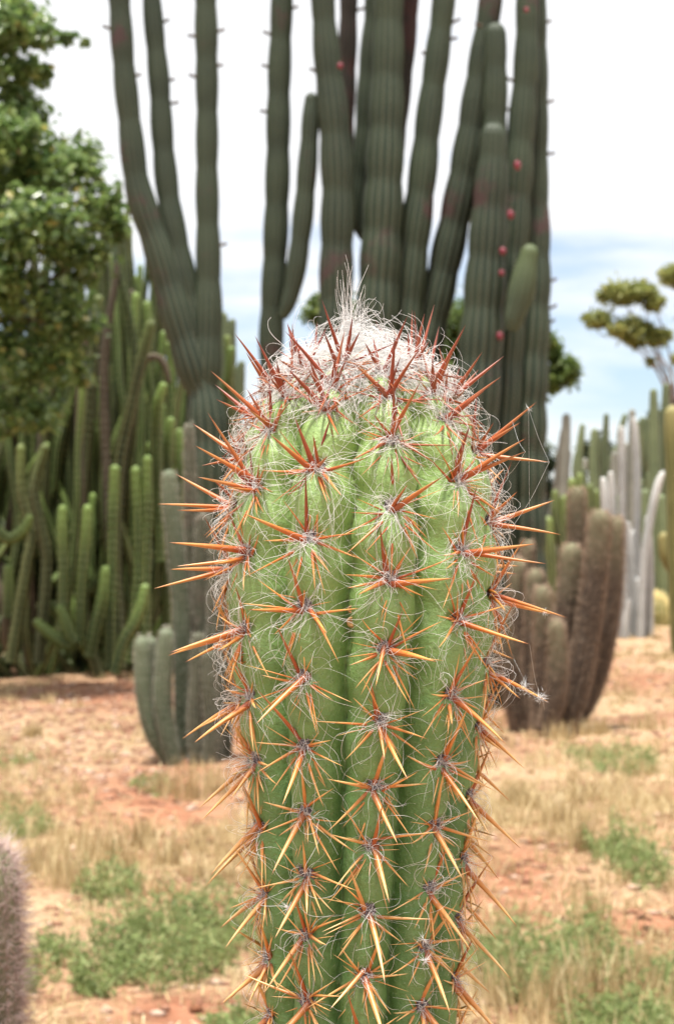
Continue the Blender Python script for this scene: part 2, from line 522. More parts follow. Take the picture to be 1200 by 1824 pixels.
M['gum'] = leaf_mat('gum_leaf', [(0.0, (0.13, 0.16, 0.045)), (0.5, (0.25, 0.28, 0.08)), (1.0, (0.38, 0.37, 0.12))], 0.5, 0.4, 0.5)
M['pineleaf'] = leaf_mat('bushy_leaf', [(0.0, (0.06, 0.10, 0.028)), (0.6, (0.13, 0.19, 0.045)), (1.0, (0.22, 0.26, 0.07))], 0.5, 0.4, 0.5)
M['hedge'] = leaf_mat('hedge_leaf', [(0.0, (0.018, 0.030, 0.012)), (0.6, (0.040, 0.058, 0.020)), (1.0, (0.075, 0.09, 0.038))], 0.55, 0.3, 0.25)  # leaf colour darkened to stand in for deep shade between thicket stems
M['straw'] = leaf_mat('dry_straw', [(0.0, (0.30, 0.21, 0.10)), (0.5, (0.52, 0.40, 0.21)), (1.0, (0.70, 0.59, 0.37))], 0.7, 0.25, 0.3)
M['weed'] = leaf_mat('green_weed', [(0.0, (0.11, 0.15, 0.05)), (0.6, (0.23, 0.29, 0.10)), (1.0, (0.40, 0.42, 0.20))], 0.6, 0.3, 0.4)
M['stone'] = leaf_mat('pink_stone', [(0.0, (0.20, 0.09, 0.055)), (0.6, (0.36, 0.20, 0.13)), (1.0, (0.50, 0.36, 0.28))], 0.9, 0.2, 0.0)
M['clod'] = leaf_mat('dark_clod', [(0.0, (0.045, 0.028, 0.02)), (1.0, (0.20, 0.085, 0.045))], 0.95, 0.1, 0.0)

def ground_material():
    m, t, b = new_mat('red_earth')
    c = t.nodes.new('ShaderNodeTexCoord').outputs['Object']
    soil = ramp(t, noise(t, 1.7, 8, 0.62, c), [(0.36, (0.12, 0.050, 0.030)), (0.48, (0.29, 0.128, 0.072)), (0.64, (0.40, 0.20, 0.12))])
    fine = ramp(t, noise(t, 38, 6, 0.7, c), [(0.38, (0.10, 0.045, 0.028)), (0.5, (0.33, 0.165, 0.10)), (0.66, (0.56, 0.38, 0.26))])
    col = mix(t, 0.45, soil, fine)
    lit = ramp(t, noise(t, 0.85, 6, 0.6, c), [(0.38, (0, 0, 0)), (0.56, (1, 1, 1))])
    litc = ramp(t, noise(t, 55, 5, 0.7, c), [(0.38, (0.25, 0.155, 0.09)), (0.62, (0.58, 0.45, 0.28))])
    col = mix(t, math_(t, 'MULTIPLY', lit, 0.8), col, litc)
    red = ramp(t, noise(t, 9, 7, 0.7, c), [(0.36, (0.13, 0.052, 0.030)), (0.5, (0.30, 0.125, 0.070)), (0.66, (0.42, 0.205, 0.125))])
    bf = math_(t, 'MULTIPLY', attr(t, 'bare'), ramp(t, noise(t, 3.3, 5, 0.6, c), [(0.3, (0.6, 0.6, 0.6)), (0.55, (1, 1, 1))]))
    col = mix(t, bf, col, red)  # darker red bare soil, with painted shadow in some patches
    t.links.new(col, b.inputs['Base Color'])
    b.inputs['Roughness'].default_value = 0.95
    b.inputs['Specular IOR Level'].default_value = 0.1
    bump(t, b, noise(t, 25, 8, 0.7, c), 0.03, 0.7)
    return m
M['ground'] = ground_material()

# ------------------------------------------------------------------ ground
def ground_z(x, y):
    x, y = np.asarray(x, float), np.asarray(y, float)
    fade = 1.0 / (1.0 + (np.hypot(x, y) / 60.0) ** 2)
    return fade * (0.012 * np.sin(x * 2.3 + 0.7 * y) + 0.012 * np.sin(y * 1.9 - 0.8 * x + 1.0)
                   + 0.006 * np.sin(x * 7.1 + y * 3.0) + 0.006 * np.sin(y * 6.3 - x * 5.2)
                   + 0.003 * np.sin(x * 17.0 + 2) * np.sin(y * 15.0)) - 0.012

# bare red soil patches, some with cast shadow put into their colour (photo pixel ellipses on the ground plane)
bare = [(290, 1440, 170, 70), (420, 1300, 60, 40), (920, 1560, 110, 100), (1140, 1640, 110, 45), (1140, 1215, 70, 22), (300, 1790, 130, 50), (960, 1270, 60, 30), (160, 1235, 160, 28), (650, 1250, 200, 40)]
def build_ground():
    xs = np.concatenate([-np.geomspace(1500, 5, 26), np.linspace(-4.9, 4.9, 150), np.geomspace(5, 1500, 26)])
    ys = np.concatenate([-np.geomspace(300, 2, 14), np.linspace(-1.9, 26, 360), np.geomspace(26.2, 2500, 34)])
    X, Y = np.meshgrid(xs, ys)
    Z = ground_z(X, Y)
    V = np.stack([X, Y, Z], -1).reshape(-1, 3)
    nx, ny = len(xs), len(ys)
    i = np.arange(ny - 1)[:, None]; j = np.arange(nx - 1)[None, :]
    Fq = np.stack([i*nx + j, i*nx + j + 1, (i+1)*nx + j + 1, (i+1)*nx + j], -1).reshape(-1, 4)
    px, py = 600 + V[:, 0] * F / np.maximum(V[:, 1], 0.5), HZ + H * F / np.maximum(V[:, 1], 0.5)
    bv = np.zeros(len(V))
    for (cx, cy, rx, ry) in bare:
        bv = np.maximum(bv, np.exp(-(((px - cx) / rx) ** 2 + ((py - cy) / ry) ** 2) * 0.9))
    g = mesh_obj('ground', V, Fq, M['ground'], attrs={'bare': np.where(V[:, 1] > 1, bv, 0)})
    g['kind'] = 'structure'
    g['label'] = 'red sandy earth with straw litter between the cacti'
    return g
build_ground()

# ------------------------------------------------------------------ the woolly cactus in focus
AX = P(642, HZ, 1.0)           # axis x, y
AXX, AXY = AX[0], AX[1]
def yz(y):                     # photo row on the axis plane -> height
    return H - (y - HZ) / F
prof_px = np.array([(630, 0), (632, 34), (638, 68), (650, 102), (668, 130), (694, 156), (727, 179), (765, 198), (810, 214), (870, 229),
                    (940, 238), (1020, 240), (1100, 238), (1180, 232), (1280, 219), (1380, 206), (1480, 196), (1600, 186), (1720, 179), (1824, 174),
                    (2100, 168), (2800, 166), (4000, 168), (5230, 172)], float)
pz, pr = yz(prof_px[:, 0]), prof_px[:, 1] / F
_s = np.concatenate([[0], np.cumsum(np.hypot(np.diff(pz), np.diff(pr)))])
S_all = np.unique(np.concatenate([np.linspace(0.0006, 0.335, 430), np.linspace(0.335, _s[-1], 130)]))
# smooth profile
pc = catmull(np.stack([pr, np.zeros_like(pr), pz, _s], 1), 4000)
pcs = np.concatenate([[0], np.cumsum(np.hypot(np.diff(pc[:, 0]), np.diff(pc[:, 2])))])
S_max = pcs[-1]
def prof_at(s):
    s = np.asarray(s)
    return np.interp(s, pcs, pc[:, 0]), np.interp(s, pcs, pc[:, 2])
def s_of_z(z):
    return np.interp(-np.asarray(z), -pc[::1, 2], pcs)
def twist(z):
    y = HZ + (H - np.asarray(z)) * F
    return np.radians(11.0) * np.clip((1150 - y) / 770.0, -2.0, 0.75)
NR = 10
rib_th = np.radians(10 + 36.0 * np.arange(NR))      # rib 0 = centre one facing the camera
rows_px = {0: [665, 705, 788, 908, 1036, 1160, 1288, 1406, 1512, 1628, 1742],
           9: [650, 690, 728, 836, 962, 1085, 1212, 1335, 1452, 1562, 1670, 1785],
           1: [655, 700, 748, 858, 985, 1108, 1244, 1362, 1476, 1588, 1692, 1798],
           8: [660, 705, 768, 872, 990, 1125, 1242, 1358, 1480, 1592, 1708, 1812],
           2: [655, 715, 808, 935, 1065, 1185, 1300, 1420, 1530, 1640, 1745]}
ar_s = {}
for k in range(NR):
    if k in rows_px:
        ss = []
        for y in rows_px[k]:
            z = yz(y)
            for _ in range(3):
                r_, _z = prof_at(s_of_z(z))
                z = H - (y - HZ) * (1 - r_ * math.cos(rib_th[k] + float(twist(z)))) / F
            ss.append(float(s_of_z(z)))
    else:
        off = [0.4, 0.1, 0.7, 0.3, 0.85, 0.55, 0.2][k % 7]
        y = 652 + off * 30
        ss = []
        st = 36.0
        while y < 1830:
            ss.append(float(s_of_z(yz(y))))
            y += st
            st = min(st * 1.35, 116)
    while ss[-1] < S_max - 0.03:
        ss.append(ss[-1] + 0.0275 * rng.uniform(0.95, 1.05))
    ar_s[k] = np.array(sorted(ss))

def rib_phase(k, s):
    a = ar_s[k]
    return np.interp(s, np.concatenate([[a[0] - 0.02], a]), np.arange(-1, len(a)))

def body_r(th, s):
    """radius and crest value at (angle, arc length) arrays of the same shape"""
    R, z = prof_at(s)
    u = (th - twist(z) - rib_th[0]) * NR / (2 * np.pi)
    ph = np.stack([rib_phase(k, s) for k in range(NR)], 0)          # NR x shape
    cbul = np.cos(2 * np.pi * (ph - 0.40))
    kf = np.floor(u + 0.5).astype(int)
    # wavy grooves: boundaries shift with the neighbours' bulges
    yg = np.clip((z - yz(1150)) / (yz(750) - yz(1150)), 0, 1)
    wv = 0.012 + 0.022 * yg
    um = np.mod(u, NR)
    idx = np.indices(R.shape)
    def g(k):
        return cbul[(np.mod(k, NR),) + tuple(idx)]
    kk = np.floor(um + 0.5).astype(int)
    t = um - kk
    dR = 0.5 + wv * (g(kk) - g(kk + 1))
    dL = 0.5 + wv * (g(kk) - g(kk - 1))
    over = t > dR
    under = t < -dL
    kk = kk + over.astype(int) - under.astype(int)
    t = um - kk
    dR = 0.5 + wv * (g(kk) - g(kk + 1))
    dL = 0.5 + wv * (g(kk) - g(kk - 1))
    tn = np.clip(np.where(t > 0, t / dR, t / dL), -1, 1)
    at = np.abs(tn)
    p = np.clip(1 - at ** 2.0, 0, 1) ** 0.72
    phk = ph[(np.mod(kk, NR),) + tuple(idx)]
    f = np.mod(phk, 1.0)
    c = 0.5 + 0.5 * np.cos(2 * np.pi * (f - 0.42))
    fn = np.minimum(np.abs(f - 0.93), np.abs(f + 0.07))
    notch = np.exp(-(fn / 0.085) ** 2) * np.clip(1 - (at / 0.45) ** 2, 0, 1)
    gd = 0.285 * np.clip(R / 0.03, 0, 1) ** 0.7
    r = R * (1 - gd * (1 - p)) + (0.014 + 0.030 * yg) * R * p * (c - 0.6) - 0.052 * R * notch
    return np.maximum(r, 0.0004), p, z

ROOT = np.array([AXX, AXY, 0.0])
cactus = thing('woolly_cactus', ROOT, 'thick ribbed green cactus with long orange spines and white woolly crown', 'cactus')

NT = 320
th_g = (np.arange(NT) / NT) * 2 * np.pi
TH, SS = np.meshgrid(th_g, S_all)
r_g, p_g, z_g = body_r(TH, SS)
Vb = np.stack([AXX + r_g * np.sin(TH), AXY - r_g * np.cos(TH), z_g], -1).reshape(-1, 3)
young = np.clip((z_g - yz(1420)) / (yz(700) - yz(1420)), 0, 1) ** 1.15
top_v = len(Vb)
Vb = np.vstack([Vb, [[AXX, AXY, pc[0, 2]]]])
j = np.arange(NT)
mesh_obj('stem', Vb, [grid_faces(len(S_all), NT), np.stack([np.full(NT, top_v), (j + 1) % NT, j], 1)], M['skin'], cactus,
         attrs={'crest': np.append(p_g.ravel(), 1), 'young': np.append(young.ravel(), 1)})

def surf(k, s):
    """point, normal, up-tangent, right at rib k crest"""
    def pt(th, s_):
        r_, _, z_ = body_r(np.array([th]), np.array([s_]))
        return np.array([AXX + r_[0] * math.sin(th), AXY - r_[0] * math.cos(th), z_[0]])
    R, z = prof_at(s)
    th = rib_th[k] + float(twist(z))
    p0 = pt(th, s)
    ra, za = prof_at(max(s - 0.006, 0.0002)); rb, zb = prof_at(s + 0.006)
    tr, tz = ra - rb, za - zb
    l = math.hypot(tr, tz)
    tr, tz = tr / l, tz / l
    e = np.array([math.sin(th), -math.cos(th), 0.0])
    up = e * tr + np.array([0, 0, tz])
    n = e * tz - np.array([0, 0, tr])
    if tz < 0.05:
        n = np.array([0, 0, 1.0]) * 0.95 + e * 0.3
        n /= np.linalg.norm(n)
    right = np.array([math.cos(th), math.sin(th), 0.0])
    return p0, n, up, right, th, z

def spine_geo(p0, d0, L, rb, bend, sides=7, segs=9, tipcut=1.0):
    """curved tapering spine; bend = vector added quadratically"""
    t = np.linspace(0, 1, segs)
    Q = p0 + np.outer(t, d0) * L + np.outer(t ** 2, bend) * L
    T, N, B = frames(Q)
    r = rb * (1 - t) ** 0.72 * (1 + 0.35 * np.exp(-(t / 0.06) ** 2)) + rb * 0.02
    a = np.arange(sides) / sides * 2 * np.pi
    V = Q[:, None, :] + r[:, None, None] * (np.cos(a)[None, :, None] * N[:, None, :] + np.sin(a)[None, :, None] * B[:, None, :])
    return V.reshape(-1, 3), grid_faces(segs, sides), np.repeat(t, sides)

def unit(v):
    return v / (np.linalg.norm(v) + 1e-12)

spine_jobs = []      # (score, areole index, V, F, t, age)
areoles = []
for k in range(NR):
    for s in ar_s[k]:
        p0, n, up, right, th, z = surf(k, s)
        if z < 0.06:
            continue
        ypx = HZ + (H - z) * F
        areoles.append(dict(k=k, s=s, p=p0, n=n, up=up, right=right, th=th, z=z, y=ypx))

def add_spine(ai, d, L, rb, bend, age, big):
    A = areoles[ai]
    base = A['p'] - A['n'] * 0.0012 + A['right'] * rng.normal() * 0.0009 + A['up'] * rng.normal() * 0.0014
    V, Fq, t = spine_geo(base, unit(d), L, rb, bend)
    facing = math.cos(A['th'])
    vis = 1.0 if (A['y'] < 1850 and facing > -0.35) else 0.05
    extra = float(np.clip((A['y'] - 1080) / 420, 0, 1)) * rng.uniform(0.45, 1.0) if age > 0.55 else 0.0
    spine_jobs.append((L * rb * vis * (1.25 if big else 1.0), ai, V, Fq, t, age + extra))

for ai, A in enumerate(areoles):
    n, up, ri, y = A['n'], A['up'], A['right'], A['y']
    cr_f = np.clip((y - 640) / 120, 0, 1)                  # crown areoles are small
    low = np.clip((y - 900) / 500, 0, 1)
    old = float(np.clip((y - 690) / 420, 0, 1)) ** 0.8
    detail = y < 1900
    side = 1 if A['k'] in (0, 1, 2, 3, 4) else -1
    sc = (0.86 + 0.14 * cr_f) * (1.0 if y < 1350 else 0.94)
    J = lambda a: rng.normal(scale=a)
    # central spine
    L = rng.uniform(0.0265, 0.0365) * sc
    vert = 0.40 * (1 - low) ** 2 - 0.70 * low + J(0.10)
    latd = (0.32 * side if y < 1150 else 0.12 * side) + J(0.16)
    add_spine(ai, n + up * vert + ri * latd, L, rng.uniform(0.00130, 0.00170) * (0.75 + 0.25 * cr_f), np.array([0, 0, -0.07 * low]) + up * J(0.03) + ri * J(0.03), min(1, max(0.05, old * 0.95 + J(0.08))), True)
    if rng.random() < 0.45:
        add_spine(ai, n + up * (vert * 0.5 - 0.35 + J(0.2)) - ri * (latd + 0.3 * side + J(0.2)), L * rng.uniform(0.55, 0.8), 0.00115, up * J(0.04), min(1, max(0.1, old + J(0.1))), True)
    # upright dark red spine
    add_spine(ai, n * rng.uniform(0.22, 0.5) + up * 0.9 + ri * (J(0.22)), rng.uniform(0.018, 0.031) * sc, rng.uniform(0.0009, 0.00125), n * J(0.04), float(np.clip(0.08 + 0.5 * low + J(0.1), 0, 0.8)), True)
    if y < 960 and rng.random() < 0.9:
        add_spine(ai, n * 0.75 + up * 0.6 + ri * (J(0.35)), rng.uniform(0.015, 0.022) * sc, 0.00105, n * J(0.04), float(np.clip(0.12 + J(0.15), 0, 0.6)), True)
    # laterals and lower radials
    for (a, lr, nn) in ((8, 0.019, 0.35), (172, 0.019, 0.35), (-38, 0.020, 0.33), (-142, 0.020, 0.33), (-80, 0.020, 0.26), (-104, 0.019, 0.24), (-62, 0.018, 0.4)):
        if rng.random() < 0.07:
            continue
        aa = math.radians(a + J(16))
        d = (ri * math.cos(aa) + up * math.sin(aa)) + n * (nn + J(0.12))
        add_spine(ai, d, lr * rng.uniform(0.8, 1.65) * sc, rng.uniform(0.0006, 0.00095), -n * (0.10 + J(0.05)) + np.array([0, 0, J(0.06)]), min(1, max(0.05, old * 0.95 + 0.12 + J(0.12))), False)
    # extra slender radials
    for q in range(rng.integers(4, 9)):
        aa = math.radians(rng.choice([60, 120, 35, 145, -20, -160, -60, -120, -90, -75, -105]) + J(14))
        d = (ri * math.cos(aa) + up * math.sin(aa)) + n * rng.uniform(0.2, 0.6)
        add_spine(ai, d, rng.uniform(0.011, 0.027) * sc, rng.uniform(0.00040, 0.0007), -n * (0.05 + J(0.06)) + ri * J(0.08), min(1, max(0.05, old * 0.9 + 0.15 + J(0.18))), False)
    # thin bristles
    if detail:
        for q in range(rng.integers(7, 11)):
            aa = rng.uniform(0, 2 * math.pi)
            d = (ri * math.cos(aa) + up * math.sin(aa)) + n * rng.uniform(0.1, 0.5)
            add_spine(ai, d, rng.uniform(0.007, 0.022) * sc, rng.uniform(0.00025, 0.00045), -n * 0.05, min(1, 0.55 + 0.4 * old + J(0.1)), False)

# areole felt pads
def felt_pad(A, rr):
    a = rr.uniform(0.0026, 0.0036); b_ = rr.uniform(0.0062, 0.0095); c_ = 0.0018
    if A['y'] < 740:
        a *= 0.8; b_ *= 0.65
    nu, nv = 12, 6
    V = []
    for i in range(nv):
        el = i / (nv - 0.6) * math.pi / 2
        for q in range(nu):
            az = q / nu * 2 * math.pi
            f = 1 + 0.28 * rr.normal() * (0.4 + 0.6 * math.cos(el))
            V.append(A['p'] + A['right'] * a * f * math.cos(el) * math.cos(az) + A['up'] * b_ * f * math.cos(el) * math.sin(az)
                     + A['n'] * (c_ * math.sin(el) * (1 + 0.3 * rr.normal()) - 0.0012))
    V = np.array(V)
    cap = np.arange(nu)[None, :] + (nv - 1) * nu
    return V, [grid_faces(nv, nu), cap]

pads = []
for ai, A in enumerate(areoles):
    V, Fq = felt_pad(A, rng)
    if A['y'] < 1880:
        pads.append(mesh_obj('areole', V, Fq, M['felt'], cactus, origin=A['p'], smooth=True))
    else:
        pads.append(None)
rest = [felt_pad(A, rng) for ai, A in enumerate(areoles) if pads[ai] is None]
def merge(parts):
    V, Fs, o = [], {}, 0
    for v, fl in parts:
        for f in (fl if isinstance(fl, list) else [fl]):
            Fs.setdefault(f.shape[1], []).append(f + o)
        V.append(v); o += len(v)
    return np.vstack(V), [np.vstack(x) for x in Fs.values()]
V, Fq = merge(rest)
mesh_obj('lower_areole_felt', V, Fq, M['felt'], cactus, kind='stuff')

# short woolly fibres standing out of each felt pad + long white hairs
def strands(P0, D0, L, segs, curl, grav, radius, rr, collide=True, sides=3, lock=1, cling=0.0):
    n = len(P0)
    gi = np.arange(n) // lock
    def rn():
        return rr.normal(size=(gi[-1] + 1, 3))[gi] * 0.9 + rr.normal(size=(n, 3)) * (0.3 if lock > 1 else 0.44)
    L = np.broadcast_to(np.asarray(L, float), (n,))
    step = (L / segs)[:, None]
    p = P0.copy(); d = D0.copy()
    pts = [p.copy()]
    kv = rn() * curl
    for _ in range(segs):
        kv = kv * 0.82 + rn() * curl * 0.62
        d = d + np.cross(kv, d) * 0.5 + np.array([0, 0, -1.0]) * grav
        d /= np.linalg.norm(d, axis=1)[:, None] + 1e-9
        p = p + d * step
        if collide:
            dx, dy = p[:, 0] - AXX, p[:, 1] - AXY
            rr_ = np.hypot(dx, dy) + 1e-9
            R = prof_at(s_of_z(np.minimum(p[:, 2], pc[0, 2] - 1e-4)))[0] * 0.965 + 0.0008
            R = np.where(p[:, 2] > pc[0, 2], 0, R)
            hit = rr_ < R
            f = np.where(hit, R / rr_, 1.0)
            p[:, 0] = AXX + dx * f; p[:, 1] = AXY + dy * f
            far = np.clip((rr_ - R - 0.003) / 0.01, 0, 1) * cling
            d[:, 0] -= dx / rr_ * far; d[:, 1] -= dy / rr_ * far
        pts.append(p.copy())
    Q = np.stack(pts, 1)                      # n x (segs+1) x 3
    T = np.gradient(Q, axis=1)
    a = rr.normal(size=(n, 1, 3))
    U = np.cross(T, a); U /= np.linalg.norm(U, axis=2)[..., None] + 1e-12
    W = np.cross(T, U); W /= np.linalg.norm(W, axis=2)[..., None] + 1e-12
    t = np.linspace(0, 1, segs + 1)
    rad_ = np.broadcast_to(np.asarray(radius, float), (n,))[:, None] * (1 - 0.55 * t)[None, :]
    an = np.arange(sides) / sides * 2 * np.pi
    V = Q[:, :, None, :] + rad_[:, :, None, None] * (np.cos(an)[None, None, :, None] * U[:, :, None, :] + np.sin(an)[None, None, :, None] * W[:, :, None, :])
    V = V.reshape(-1, 3)
    base = grid_faces(segs + 1, sides)
    Fq = (base[None] + (np.arange(n) * (segs + 1) * sides)[:, None, None]).reshape(-1, 4)
    return V, Fq

def randdir(n, rr):
    v = rr.normal(size=(n, 3))
    return v / np.linalg.norm(v, axis=1)[:, None]

hr = np.random.default_rng(21)
vis_a = [A for A in areoles if A['y'] < 1900]
# grey felt fibres
P0, D0 = [], []
for A in vis_a:
    m = 46
    P0.append(A['p'] + A['right'] * hr.normal(size=(m, 1)) * 0.0013 + A['up'] * hr.normal(size=(m, 1)) * 0.0024)
    D0.append(unit(A['n'])[None] * 0.5 + randdir(m, hr))
P0 = np.vstack(P0); D0 = np.vstack(D0); D0 /= np.linalg.norm(D0, axis=1)[:, None]
M['greywool'] = simple_mat('grey_wool', (0.34, 0.31, 0.33), (0.62, 0.59, 0.60), 400, 0.8, 0.2)
V, Fq = strands(P0, D0, hr.uniform(0.002, 0.006, len(P0)), 5, 0.9, 0.02, 0.00015, hr, False)
mesh_obj('areole_wool', V, Fq, M['greywool'], cactus, kind='stuff')
# long white hairs
P0, D0, LL = [], [], []
for A in vis_a:
    y = A['y']
    m = int(np.interp(y, [640, 700, 760, 900, 1100, 1300, 1500, 1850], [36, 48, 75, 81, 60, 36, 24, 15]))
    P0.append(A['p'] + A['right'] * hr.normal(size=(m, 1)) * 0.0012 + A['up'] * hr.normal(size=(m, 1)) * 0.002)
    D0.append(A['n'][None] * 0.25 + np.repeat(randdir(m // 3 + 1, hr), 3, 0)[:m] + randdir(m, hr) * 0.25 + A['up'][None] * 0.05)
    LL.append(hr.uniform(0.010, 0.046, m) * np.interp(y, [650, 900, 1400], [0.8, 1.0, 0.75]))
P0 = np.vstack(P0); D0 = np.vstack(D0); D0 /= np.linalg.norm(D0, axis=1)[:, None]
V, Fq = strands(P0, D0, np.concatenate(LL), 16, 0.26, 0.055, hr.uniform(0.00006, 0.00013, len(P0)), hr, lock=3, cling=0.6)
mesh_obj('long_white_hair', V, Fq, M['wool'], cactus, kind='stuff')
# crown wool
n = 3200
th = np.repeat(hr.uniform(0, 2 * np.pi, n // 8), 8) + hr.normal(size=n) * 0.05
sa_ = np.clip(np.repeat(hr.uniform(0.003, 0.038, n // 8), 8) + hr.normal(size=n) * 0.001, 0, 1)
rr_, zz_ = prof_at(sa_)
P0 = np.stack([AXX + rr_ * np.sin(th), AXY - rr_ * np.cos(th), zz_ - 0.001], 1)
E = np.stack([np.sin(th), -np.cos(th), np.zeros(n)], 1)
D0 = E * np.interp(sa_, [0, 0.04], [0.2, 0.9])[:, None] + np.array([0, 0, 0.42]) + np.repeat(randdir(n // 8, hr), 8, 0) * 0.8 + randdir(n, hr) * 0.2
D0 /= np.linalg.norm(D0, axis=1)[:, None]
V, Fq = strands(P0, D0, hr.uniform(0.012, 0.036, n), 14, 0.36, 0.11, hr.uniform(0.00008, 0.00015, n), hr, lock=8, cling=0.35)
mesh_obj('crown_wool', V, Fq, M['wool'], cactus, kind='stuff')
# the wisp standing up from the crown
n = 90
wp = P(618, 622, 1.0)
P0 = wp[None] + hr.normal(size=(n, 3)) * np.array([0.0026, 0.0026, 0.001])
aim = P(624, 470, 1.0) - wp
D0 = unit(aim)[None] + randdir(n, hr) * 0.06 + (wp[None] - P0) * 28.0
D0 /= np.linalg.norm(D0, axis=1)[:, None]
LL = np.linalg.norm(aim) * hr.beta(1.3, 2.2, n)
LL[:14] = np.linalg.norm(aim) * np.linspace(1.12, 0.7, 14)
P0[:14] = wp + (P0[:14] - wp) * 0.4
V, Fq = strands(P0, D0, LL, 14, 0.06, -0.02, 0.00015, hr, False)
mesh_obj('wool_wisp', V, Fq, M['wool'], cactus, kind='stuff')

# long red spines of the crown and shoulders, each set on its own areole
def skin_point(px, py):
    th = math.asin(max(-1, min(1, (px - 642) / 238.0)))
    z = yz(py)
    for _ in range(3):
        s = float(s_of_z(z))
        r_, _p, _z = body_r(np.array([th]), np.array([s]))
        z = H - (py - HZ) * (1 - r_[0] * math.cos(th)) / F
        th = math.asin(max(-1, min(1, (px - 600) / F * (1 - r_[0] * math.cos(th)) / r_[0] - AXX / r_[0])))
    e = np.array([math.sin(th), -math.cos(th), 0])
    return np.array([AXX, AXY, z]) + e * r_[0], e
for (bx, by, tx, ty, ag) in ((552, 645, 531, 567, .05), (587, 712, 555, 632, .1), (640, 640, 644, 552, .05), (720, 640, 726, 547, .05), (682, 685, 702, 583, .05), (690, 755, 700, 662, .1), (600, 690, 599, 628, .1),
                            (485, 695, 430, 622, .25), (535, 677, 487, 643, .2), (505, 725, 492, 652, .1), (760, 720, 766, 646, .1), (808, 690, 867, 618, .15), (780, 742, 860, 686, .15), (670, 695, 620, 640, .3),
                            (797, 840, 835, 752, .05), (810, 862, 930, 806, .45), (565, 800, 525, 718, .15), (850, 770, 935, 733, .3), (440, 882, 342, 852, .7), (408, 934, 273, 908, .8), (438, 1000, 310, 1013, .8), (420, 1044, 258, 1069, .9),
                            (818, 985, 985, 1012, .6), (885, 935, 1012, 947, .7), (880, 1055, 1018, 1099, .8), (865, 870, 985, 852, .6), (430, 905, 350, 745, .4), (640, 660, 600, 590, .1), (740, 690, 790, 620, .2)):
    p_, e_ = skin_point(min(max(bx, 642 - 225), 642 + 225), by)
    ai = min((i for i in range(len(areoles)) if pads[i] is not None), key=lambda i: np.linalg.norm(areoles[i]['p'] - p_))
    base = areoles[ai]['p'] - areoles[ai]['n'] * 0.001 + rng.normal(size=3) * 0.0008
    tp = P(tx, ty, base[1] - 0.006)
    b0 = P(bx, by, base[1])
    vec = (tp - b0) * 0.5 + (tp - base) * 0.5
    Ls = np.linalg.norm(vec)
    bend = rng.normal(size=3) * 0.03
    V, Fq, t = spine_geo(base, unit(vec), min(Ls, 0.036), rng.uniform(0.00115, 0.0015), bend)
    spine_jobs.append((1.0, ai, V, Fq, t, ag))

# spines: the 300 largest as parts of their areoles, the rest as one part
order = sorted(range(len(spine_jobs)), key=lambda i: -spine_jobs[i][0])
big = [i for i in order if pads[spine_jobs[i][1]] is not None][:300]
bigset = set(big)
for i in big:
    sc_, ai, V, Fq, t, age = spine_jobs[i]
    mesh_obj('spine', V, Fq, M['spine'], pads[ai], origin=V[:7].mean(0), attrs={'t': t, 'age': np.full(len(t), age)})
pp = [spine_jobs[i] for i in range(len(spine_jobs)) if i not in bigset]
V, Fq = merge([(q[2], q[3]) for q in pp])
mesh_obj('smaller_spine_mass', V, Fq, M['spine'], cactus, attrs={'t': np.concatenate([q[4] for q in pp]), 'age': np.concatenate([np.full(len(q[4]), q[5]) for q in pp])}, kind='stuff')

# (see below) round corky scar and dried petal caught on the skin
p_, e_ = skin_point(627, 1108)
A = dict(p=p_, n=e_, up=np.array([0, 0, 1.0]), right=np.array([-e_[1], e_[0], 0]), y=1000)
for (dx, dz, f) in ((0, 0, 0.0024), (-0.0003, 0.0052, 0.0017)):
    a = np.arange(14) / 14 * 2 * np.pi
    V = []
    for q, (rr2, hh) in enumerate(((1.0, 0.0001), (0.85, 0.0007), (0.6, 0.0005), (0.15, 0.0002))):
        V.append(p_ + np.array([0, 0, dz]) + A['right'] * dx + e_ * (hh - 0.0001) + f * rr2 * (np.outer(np.cos(a), A['right']) + np.outer(np.sin(a), A['up'])))
    mesh_obj('cork_scar', np.vstack(V), [grid_faces(4, 14), (np.arange(14) + 42)[None]], M['cork'], cactus)
p_, e_ = skin_point(468, 1172)
p_ = p_ + e_ * 0.006
n = 46
hp = p_ + hr.normal(size=(n, 3)) * np.array([0.0024, 0.0015, 0.0022])
hd = randdir(n, hr) * 0.003
V, Fc, t = spike_mesh(hp, hd, 0.0007, hr)
tag(mesh_obj('dried_flower', V, Fc, M['debris'], None, origin=p_, smooth=False), 'shrivelled orange dried flower caught among the woolly cactus spines', 'dried flower')

# spider web and caught fluff between the spines on the right
def polyline_tube(pts, r, name, mat, parent=None, sides=4, sag=0.0, n=12, **kw):
    Q = catmull(np.asarray(pts), n)
    Q[:, 2] -= sag * np.sin(np.linspace(0, np.pi, n))
    T, N, B = frames(Q)
    a = np.arange(sides) / sides * 2 * np.pi
    rr2 = np.broadcast_to(np.asarray(r, float), (n,))
    V = Q[:, None] + rr2[:, None, None] * (np.cos(a)[None, :, None] * N[:, None] + np.sin(a)[None, :, None] * B[:, None])
    return V.reshape(-1, 3), grid_faces(n, sides)
web_px = [((934, 738), (958, 806), (990, 850)), ((934, 738), (938, 800), (945, 900)), ((958, 806), (975, 830), (990, 850)),
          ((990, 850), (960, 880), (930, 935)),
          ((988, 1175), (985, 1200), (966, 1222)), ((966, 1222), (940, 1210), (915, 1190)), ((990, 1255), (960, 1240), (930, 1225)), ((966, 1222), (975, 1195), (990, 1180)),
          ((900, 745), (915, 770), (925, 800)), ((935, 800), (925, 830), (900, 850))]
